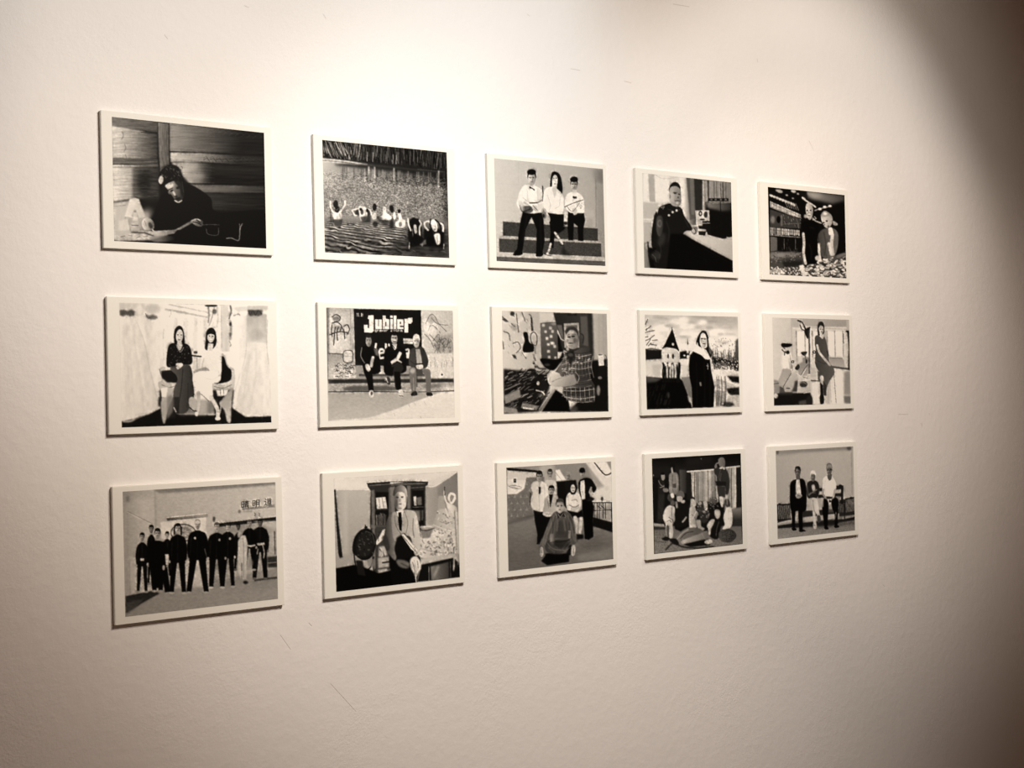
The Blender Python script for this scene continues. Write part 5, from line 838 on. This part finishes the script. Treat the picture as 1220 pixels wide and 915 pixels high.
    c.s_(K,[480,500,510,510,520,560,515,620,510,715,490,720,478,640,470,560],b=2.5); c.s_(K,[540,510,575,490,595,520,590,600,585,705,565,705,565,620,545,570],b=2.5); c.p(150,[446,495,480,490,480,560,450,570],b=3,a=.8); c.c(150,4,[575,600,570,640,550,660],b=2,a=.8); c.s_(K,[485,715,512,712,518,728,495,730],b=1.5); c.s_(K,[560,705,590,700,598,714,570,718],b=1.5)
    return c,196

PRINT_CORNERS=[[[133.46, 139.1], [314.48, 158.2], [317.6, 296.04], [135.95, 287.12]], [[384.14, 166.84], [531.86, 181.19], [535.69, 307.67], [387.2, 300.59]], [[588.36, 188.99], [719.0, 200.9], [721.63, 317.01], [591.34, 310.89]], [[765.82, 206.07], [870.9, 217.21], [873.03, 324.43], [767.46, 319.02]], [[915.19, 222.74], [1006.04, 232.53], [1008.18, 331.64], [917.48, 326.6]], [[141.76, 360.14], [320.0, 364.4], [323.83, 503.59], [145.29, 509.19]], [[388.58, 366.71], [539.93, 369.68], [541.79, 497.63], [391.0, 501.35]], [[598.2, 369.9], [723.15, 373.96], [725.02, 490.12], [600.06, 493.84]], [[767.74, 375.05], [879.89, 376.95], [881.79, 485.14], [770.12, 487.99]], [[920.22, 378.28], [1011.7, 380.94], [1013.32, 481.57], [922.43, 483.05]], [[146.01, 585.58], [328.06, 574.5], [331.68, 713.49], [149.2, 735.23]], [[397.58, 569.88], [544.92, 561.26], [548.17, 687.94], [400.83, 705.35]], [[602.9, 557.0], [728.24, 549.79], [730.77, 666.11], [606.15, 680.72]], [[776.68, 546.18], [882.39, 540.25], [884.93, 648.16], [779.56, 660.19]], [[924.34, 536.88], [1016.45, 531.8], [1018.82, 631.99], [926.4, 642.3]]]
CAM=[0.447886, -0.612815, 0.008579, 0.022316, -1.720359, -2.842816, -0.04108]
BOARD=(.40,0.30000)
PRINT=(0.35613,0.27112)
BOARDS=[[-0.60289, 0.44844, 0.00235], [-0.094, 0.44501, 0.0022], [0.40835, 0.44449, 0.005], [0.9137, 0.44582, -0.00037], [1.41207, 0.44539, 0.00188], [-0.59904, 0.04261, -0.00098], [-0.0923, 0.04191, -0.00098], [0.41141, 0.04177, -0.00052], [0.91674, 0.04265, -0.00036], [1.41736, 0.04203, 0.00036], [-0.59427, -0.37025, 0.00171], [-0.08925, -0.36782, 0.00094], [0.41631, -0.36788, -0.00196], [0.92242, -0.36698, -0.00286], [1.42388, -0.36527, -0.0004]]
PRINTS=[[-0.60066, 0.44949, -0.00038], [-0.09373, 0.44762, 0.0035], [0.41273, 0.44671, 0.00342], [0.91378, 0.44751, -0.00221], [1.4198, 0.44546, -0.00237], [-0.59485, 0.04412, 0.00096], [-0.09017, 0.04267, -0.00287], [0.41955, 0.04458, -0.00467], [0.91982, 0.04426, -0.00132], [1.42552, 0.04326, -0.00552], [-0.59143, -0.36793, 0.00162], [-0.08248, -0.36738, 0.00065], [0.42328, -0.36635, -0.00018], [0.92637, -0.36588, -0.00123], [1.42876, -0.36457, -0.00247]]
PRINT_SIZES=[[0.35784, 0.27083], [0.3532, 0.27076], [0.36691, 0.26986], [0.34979, 0.27006], [0.34965, 0.2682], [0.35339, 0.27262], [0.36, 0.2726], [0.35473, 0.2719], [0.36806, 0.27081], [0.35148, 0.27072], [0.36104, 0.27256], [0.35325, 0.27211], [0.3554, 0.27151], [0.352, 0.27153], [0.35515, 0.27066]]
AMB=[0.06914, 0.03637, 0.02267]
SPOTS=[[-0.1315, -1.6952, 1.398, -0.4423, 1.2184, 79.3933, 0.4634, 0.4848, 0.5878, 0.6628], [-0.0049, -1.8444, 1.3712, 1.7075, 0.1266, 37.8324, 0.9851, 2.8176, 2.2381, 1.8521], [-0.1991, -2.0705, 1.2097, 0.3372, 0.6937, 86.4087, 0.4621, 2.7416, 2.3216, 1.9139], [0.156, -1.8146, 1.3967, -0.7043, -2.2757, 102.4735, 0.7855, 2.4085, 1.9624, 1.6038], [1.512, -1.4832, 1.5406, 1.411, 0.4418, 65.3193, 0.6683, 1.1688, 1.0586, 0.9509], [-0.2685, -1.9291, 1.3623, 0.4297, 0.0078, 59.9112, 0.8136, 1.3475, 1.3563, 1.3525]]
NICKS=[[0.8834, 2.5892, 0.9463, 2.5914, 0.0013], [0.4994, 2.3522, 0.5316, 2.3515, 0.0012], [0.6911, 2.3404, 0.7159, 2.3386, 0.0013], [-0.6528, 2.2836, -0.6471, 2.2769, 0.0016], [-0.4594, 2.3792, -0.449, 2.3769, 0.0014], [-0.2552, 2.3901, -0.2487, 2.3809, 0.0016], [1.4479, 2.2419, 1.4664, 2.2169, 0.0012], [1.2241, 2.4737, 1.2274, 2.4638, 0.0014], [1.8523, 1.3656, 1.9, 1.3643, 0.001], [1.9693, 1.3312, 1.9734, 1.3226, 0.0022], [2.0108, 1.3642, 2.0152, 1.3612, 0.0018], [-0.4013, 0.9083, -0.3763, 0.8717, 0.0011], [-0.2729, 0.7758, -0.2065, 0.6991, 0.0009], [-0.3271, 0.9271, -0.3207, 0.9203, 0.002], [0.3552, 2.481, 0.3634, 2.4777, 0.0012], [1.7502, 0.8084, 1.7584, 0.8021, 0.0016]]
# ---------- the place ----------
import bpy, bmesh
from mathutils import Matrix, Vector
COL=bpy.context.scene.collection
Z0=1.5          # height of the middle row's centre line above the floor
T=.0115         # thickness of the mounting boards
WALL_ALBEDO=.8

def nodes(name):
    m=bpy.data.materials.new(name); m.use_nodes=True; nt=m.node_tree; nt.nodes.clear()
    o=nt.nodes.new('ShaderNodeOutputMaterial'); b=nt.nodes.new('ShaderNodeBsdfPrincipled'); nt.links.new(b.outputs[0],o.inputs[0])
    return m,nt,b
def mathn(nt,op,a,b=None,c=None,clamp=False):
    n=nt.nodes.new('ShaderNodeMath'); n.operation=op; n.use_clamp=clamp
    for i,x in enumerate((a,b,c)):
        if x is None: continue
        if isinstance(x,(int,float)): n.inputs[i].default_value=x
        else: nt.links.new(x,n.inputs[i])
    return n.outputs[0]
def wall_material():
    m,nt,b=nodes('plaster')
    tc=nt.nodes.new('ShaderNodeTexCoord'); P=tc.outputs['Object']
    def noise(s,d=3,r=.55):
        n=nt.nodes.new('ShaderNodeTexNoise'); n.inputs['Scale'].default_value=s; n.inputs['Detail'].default_value=d; n.inputs['Roughness'].default_value=r
        nt.links.new(P,n.inputs['Vector']); return n.outputs['Fac']
    # rough plaster grain, present in patches
    patch=nt.nodes.new('ShaderNodeMapRange'); patch.inputs[1].default_value=.46; patch.inputs[2].default_value=.66; patch.inputs[3].default_value=.22; patch.inputs[4].default_value=1
    nt.links.new(noise(3.2,4),patch.inputs[0])
    grain=mathn(nt,'MULTIPLY',noise(150,4,.6),patch.outputs[0])
    ridg=mathn(nt,'MULTIPLY',mathn(nt,'POWER',noise(42,3,.5),2.0),.9)
    big=mathn(nt,'MULTIPLY',noise(6,2),.9)
    hgt=mathn(nt,'ADD',mathn(nt,'ADD',grain,ridg),big)
    # nicks and hairline scratches in the plaster
    sep=nt.nodes.new('ShaderNodeSeparateXYZ'); nt.links.new(P,sep.inputs[0]); X,Z=sep.outputs[0],sep.outputs[2]
    nick=None
    for x1,z1,x2,z2,w in NICKS:
        dx,dz=x2-x1,z2-z1; q=dx*dx+dz*dz
        tt=mathn(nt,'DIVIDE',mathn(nt,'ADD',mathn(nt,'MULTIPLY',mathn(nt,'SUBTRACT',X,x1),dx),mathn(nt,'MULTIPLY',mathn(nt,'SUBTRACT',Z,z1),dz)),q,clamp=True)
        ex=mathn(nt,'SUBTRACT',mathn(nt,'SUBTRACT',X,x1),mathn(nt,'MULTIPLY',tt,dx)); ez=mathn(nt,'SUBTRACT',mathn(nt,'SUBTRACT',Z,z1),mathn(nt,'MULTIPLY',tt,dz))
        d=mathn(nt,'SQRT',mathn(nt,'ADD',mathn(nt,'MULTIPLY',ex,ex),mathn(nt,'MULTIPLY',ez,ez)))
        k=mathn(nt,'SUBTRACT',1.,mathn(nt,'DIVIDE',d,w),clamp=True)
        nick=k if nick is None else mathn(nt,'MAXIMUM',nick,k)
    mix=nt.nodes.new('ShaderNodeMix'); mix.data_type='RGBA'; mix.inputs['A'].default_value=(WALL_ALBEDO,WALL_ALBEDO*.995,WALL_ALBEDO*.985,1); mix.inputs['B'].default_value=(.42,.36,.31,1)
    nt.links.new(mathn(nt,'MULTIPLY',nick,.32),mix.inputs['Factor'])
    var=nt.nodes.new('ShaderNodeMix'); var.data_type='RGBA'; var.blend_type='MULTIPLY'; var.inputs['Factor'].default_value=1
    vr=nt.nodes.new('ShaderNodeMapRange'); vr.inputs[1].default_value=.3; vr.inputs[2].default_value=.7; vr.inputs[3].default_value=.975; vr.inputs[4].default_value=1.02
    nt.links.new(noise(1.7,5),vr.inputs[0]); cc=nt.nodes.new('ShaderNodeCombineColor')
    nt.links.new(vr.outputs[0],cc.inputs[0]); nt.links.new(vr.outputs[0],cc.inputs[1]); nt.links.new(vr.outputs[0],cc.inputs[2])
    nt.links.new(mix.outputs['Result'],var.inputs['A']); nt.links.new(cc.outputs[0],var.inputs['B']); nt.links.new(var.outputs['Result'],b.inputs['Base Color'])
    bp=nt.nodes.new('ShaderNodeBump'); bp.inputs['Strength'].default_value=.75; bp.inputs['Distance'].default_value=.0018
    nt.links.new(mathn(nt,'SUBTRACT',hgt,mathn(nt,'MULTIPLY',nick,.6)),bp.inputs['Height']); nt.links.new(bp.outputs[0],b.inputs['Normal'])
    b.inputs['Roughness'].default_value=.85; b.inputs['Specular IOR Level'].default_value=.15
    return m
def flat_material(name,col,rough,spec=.2,ns=0,amt=0):
    m,nt,b=nodes(name); b.inputs['Base Color'].default_value=(*col,1); b.inputs['Roughness'].default_value=rough; b.inputs['Specular IOR Level'].default_value=spec
    if ns:
        n=nt.nodes.new('ShaderNodeTexNoise'); n.inputs['Scale'].default_value=ns; n.inputs['Detail'].default_value=4
        tc=nt.nodes.new('ShaderNodeTexCoord'); nt.links.new(tc.outputs['Object'],n.inputs['Vector'])
        bp=nt.nodes.new('ShaderNodeBump'); bp.inputs['Strength'].default_value=amt; bp.inputs['Distance'].default_value=.0005
        nt.links.new(n.outputs['Fac'],bp.inputs['Height']); nt.links.new(bp.outputs[0],b.inputs['Normal'])
        r=nt.nodes.new('ShaderNodeMapRange'); r.inputs[3].default_value=.97; r.inputs[4].default_value=1.03; nt.links.new(n.outputs['Fac'],r.inputs[0])
        h=nt.nodes.new('ShaderNodeHueSaturation'); h.inputs['Color'].default_value=(*col,1); nt.links.new(r.outputs[0],h.inputs['Value']); nt.links.new(h.outputs[0],b.inputs['Base Color'])
    return m
def mesh_obj(name,verts,faces,mat,parent=None):
    me=bpy.data.meshes.new(name); me.from_pydata(verts,[],faces); me.materials.append(mat); me.update()
    o=bpy.data.objects.new(name,me); COL.objects.link(o)
    if parent: o.parent=parent
    return o
def box(name,x0,y0,z0,x1,y1,z1,mat,parent=None,bev=0):
    bm=bmesh.new(); bmesh.ops.create_cube(bm,size=1,matrix=Matrix.Translation(((x0+x1)/2,(y0+y1)/2,(z0+z1)/2))@Matrix.Diagonal((x1-x0,y1-y0,z1-z0,1)))
    if bev: bmesh.ops.bevel(bm,geom=bm.edges[:],offset=bev,segments=2,affect='EDGES')
    me=bpy.data.meshes.new(name); bm.to_mesh(me); bm.free(); me.materials.append(mat)
    o=bpy.data.objects.new(name,me); COL.objects.link(o)
    if parent: o.parent=parent
    return o

# nicks in wall coordinates (x, z, x, z, half width in metres)
f_px=math.exp(CAM[0])*1000
yw,pt,rl=CAM[1:4]
RM=Matrix.Rotation(yw,3,'Z')@Matrix.Rotation(pt,3,'X')@Matrix.Rotation(rl,3,'Y')
M_wall=wall_material()
M_board=flat_material('white_foam_board',(.765,.772,.725),.55,.2,220,.12)
M_floor=flat_material('dark_floor',(.10,.075,.055),.5,.3,30,.2)
M_ceil=flat_material('ceiling_paint',(.25,.2,.16),.9,.1,60,.2)
w=box('wall_back',-4.5,0,0,6.5,.25,3.25,M_wall); w['kind']='structure'
w=box('floor',-4.5,-5,-.1,6.5,.25,0,M_floor); w['kind']='structure'
w=box('ceiling',-4.5,-5,3.25,6.5,.25,3.35,M_ceil); w['kind']='structure'

def print_material():
    m,nt,b=nodes('photographic_print')
    a=nt.nodes.new('ShaderNodeVertexColor'); a.layer_name='tone'; nt.links.new(a.outputs['Color'],b.inputs['Base Color'])
    b.inputs['Roughness'].default_value=.42; b.inputs['Specular IOR Level'].default_value=.04
    return m
M_print=print_material()
def homography(src,dst):
    A=[];B=[]
    for (x,y),(u,v) in zip(src,dst):
        A+=[[x,y,1,0,0,0,-u*x,-u*y],[0,0,0,x,y,1,-v*x,-v*y]]; B+=[u,v]
    return np.append(np.linalg.solve(np.array(A,float),np.array(B,float)),1).reshape(3,3)
def lin(v):
    v=np.clip(v,0,255)/255.; return np.where(v<=.04045,v/12.92,((v+.055)/1.055)**2.4)
BOARD_RGB=np.array([.765,.772,.725])
def tones(i,U,V):
    "grey tones of print i at print coordinates U (0..1 left-right), V (0..1 top-down)"
    cv,white=globals()['pic%d'%i]()
    img=finish(cv)
    H=homography([(0,0),(1,0),(1,1),(0,1)],PRINT_CORNERS[i])
    q=np.stack([U,V,np.ones_like(U)],-1)@H.T; px=q[...,0]/q[...,2]; py=q[...,1]/q[...,2]
    x=np.clip((px-cv.x0)*cv.k*cv.S-.5,0,cv.W-1.001); y=np.clip((py-cv.y0)*cv.k*cv.S-.5,0,cv.H-1.001)
    xi=x.astype(int); yi=y.astype(int); fx=x-xi; fy=y-yi
    g=(img[yi,xi]*(1-fx)+img[yi,xi+1]*fx)*(1-fy)+(img[yi+1,xi]*(1-fx)+img[yi+1,xi+1]*fx)*fy
    a=np.clip(lin(g)/lin(white),.0025,1.04)
    return a[...,None]*BOARD_RGB*np.array([1.0,.985,.99])
def make_print(i,parent,cx,cz,rot):
    wd,ht=PRINT_SIZES[i]; pxw=PRINT_CORNERS[i][1][0]-PRINT_CORNERS[i][0][0]
    nx=int(max(190,pxw*1.75)); ny=int(nx*ht/wd)
    u,v=np.meshgrid(np.linspace(0,1,nx+1),np.linspace(0,1,ny+1))
    c,s=math.cos(rot),math.sin(rot); lx=(u-.5)*wd; lz=(.5-v)*ht
    n=(nx+1)*(ny+1); co=np.zeros((n,3)); co[:,0]=(cx+lx*c-lz*s).ravel(); co[:,1]=-T-.00018; co[:,2]=(cz+lx*s+lz*c).ravel()
    idx=np.arange(n).reshape(ny+1,nx+1); Q=np.stack([idx[:-1,:-1],idx[1:,:-1],idx[1:,1:],idx[:-1,1:]],-1).reshape(-1,4)
    rim=np.concatenate([idx[0,:],idx[1:,-1],idx[-1,-2::-1],idx[-2:0:-1,0]])     # paper thickness round the rim
    back=co[rim].copy(); back[:,1]=-T; m=len(rim); bi=np.arange(n,n+m)
    Q2=np.stack([rim,np.roll(rim,-1),np.roll(bi,-1),bi],-1)
    allco=np.vstack([co,back]); F=np.vstack([Q,Q2]).astype(np.int32)
    me=bpy.data.meshes.new('photo_print'); me.vertices.add(len(allco)); me.vertices.foreach_set('co',allco.ravel())
    me.loops.add(F.size); me.loops.foreach_set('vertex_index',F.ravel()); me.polygons.add(len(F)); me.polygons.foreach_set('loop_start',np.arange(0,F.size,4,dtype=np.int32))
    me.update(calc_edges=True); me.validate(); me.shade_flat()
    rgb=tones(i,u.ravel(),v.ravel()); rgba=np.ones((len(allco),4),np.float32); rgba[:n,:3]=rgb; rgba[n:,:3]=BOARD_RGB
    at=me.color_attributes.new('tone','FLOAT_COLOR','POINT'); at.data.foreach_set('color',rgba.ravel())
    me.materials.append(M_print)
    o=bpy.data.objects.new('photo_print',me); COL.objects.link(o); o.parent=parent
    return o
LABELS=[
'black-and-white photo of a bearded man in black writing by a small lamp against dark planks',
'black-and-white photo of bathers standing waist-deep in a rippling lake with reeds behind',
'black-and-white photo of three musicians in white shirts sitting on carpeted steps',
'black-and-white photo of a man in dark uniform at a desk beside a black monitor',
'black-and-white photo of two women leaning over a heap of produce before lit shelves',
'black-and-white photo of two women on an ornate sofa between hanging white bridal gowns',
'black-and-white photo of three men on a bench under a dark shop sign and graffiti',
'black-and-white photo of a craftsman in a plaid shirt, arms crossed over a cluttered workbench',
'black-and-white photo of a nun in a dark habit beside a pointed round tower',
'black-and-white photo of a woman in a dark dress among exercise bikes by bright windows',
'black-and-white photo of a line of martial artists in dark uniforms under wall writing',
'black-and-white photo of a man in a suit holding a book, with globe and bookcase behind',
'black-and-white photo of an attic-room group, one officer sitting on the floor',
'black-and-white photo of a costumed troupe sitting on a stage before a striped pale curtain',
'black-and-white photo of three people sitting on a bench before a plain wall and low fence']
for i in range(15):
    bx,bz,br=BOARDS[i]; px,pz,pr=PRINTS[i]; bz+=Z0; pz+=Z0; W_,H_=BOARD
    root=bpy.data.objects.new('mounted_photograph',None); COL.objects.link(root); root.empty_display_size=.05
    root.location=(bx,0,bz-H_/2); root['label']=LABELS[i]; root['category']='photograph'; root['group']='mounted photographs hung in three rows on the wall'
    root.rotation_euler=(0,-br,0)
    b=box('mount_board',-W_/2,-T,0,W_/2,-.00005,H_,M_board,root,bev=.0007)
    dx,dz=px-bx,pz-(bz-H_/2); c,s=math.cos(-br),math.sin(-br)
    make_print(i,root,dx*c-dz*s,dx*s+dz*c,pr-br)

# ---------- lights: six ceiling spots on a track out from the wall ----------
for k,(x,y,z,ax,az,ang,bl,r,g,b) in enumerate(SPOTS):
    L=bpy.data.lights.new('ceiling_spot','SPOT'); L.spot_size=math.radians(ang); L.spot_blend=bl; L.shadow_soft_size=.03
    mx=max(r,g,b); L.color=(r/mx,g/mx,b/mx); L.energy=mx*4*math.pi**2/WALL_ALBEDO
    o=bpy.data.objects.new('ceiling_spot',L); COL.objects.link(o); o.location=(x,y,z+Z0)
    d=Vector((ax,0,az))-Vector((x,y,z)); o.rotation_euler=d.to_track_quat('-Z','Y').to_euler()
W=bpy.data.worlds.new('room_light'); bpy.context.scene.world=W; W.use_nodes=True
bg=W.node_tree.nodes['Background']; bg.inputs[0].default_value=(AMB[0]/WALL_ALBEDO,AMB[1]/WALL_ALBEDO,AMB[2]/WALL_ALBEDO,1); bg.inputs[1].default_value=1.55

# ---------- camera ----------
cam=bpy.data.cameras.new('camera'); co=bpy.data.objects.new('camera',cam); COL.objects.link(co)
cam.sensor_width=36; cam.lens=f_px/1220*36; cam.clip_start=.05
R4=Matrix((RM.col[0],RM.col[2],-RM.col[1])).transposed().to_4x4(); R4.translation=(CAM[4],CAM[5],CAM[6]+Z0); co.matrix_world=R4
sc=bpy.context.scene; sc.camera=co
sc.view_settings.view_transform='Standard'; sc.view_settings.look='None'; sc.view_settings.gamma=1; sc.view_settings.exposure=0; sc.view_settings.use_curve_mapping=False
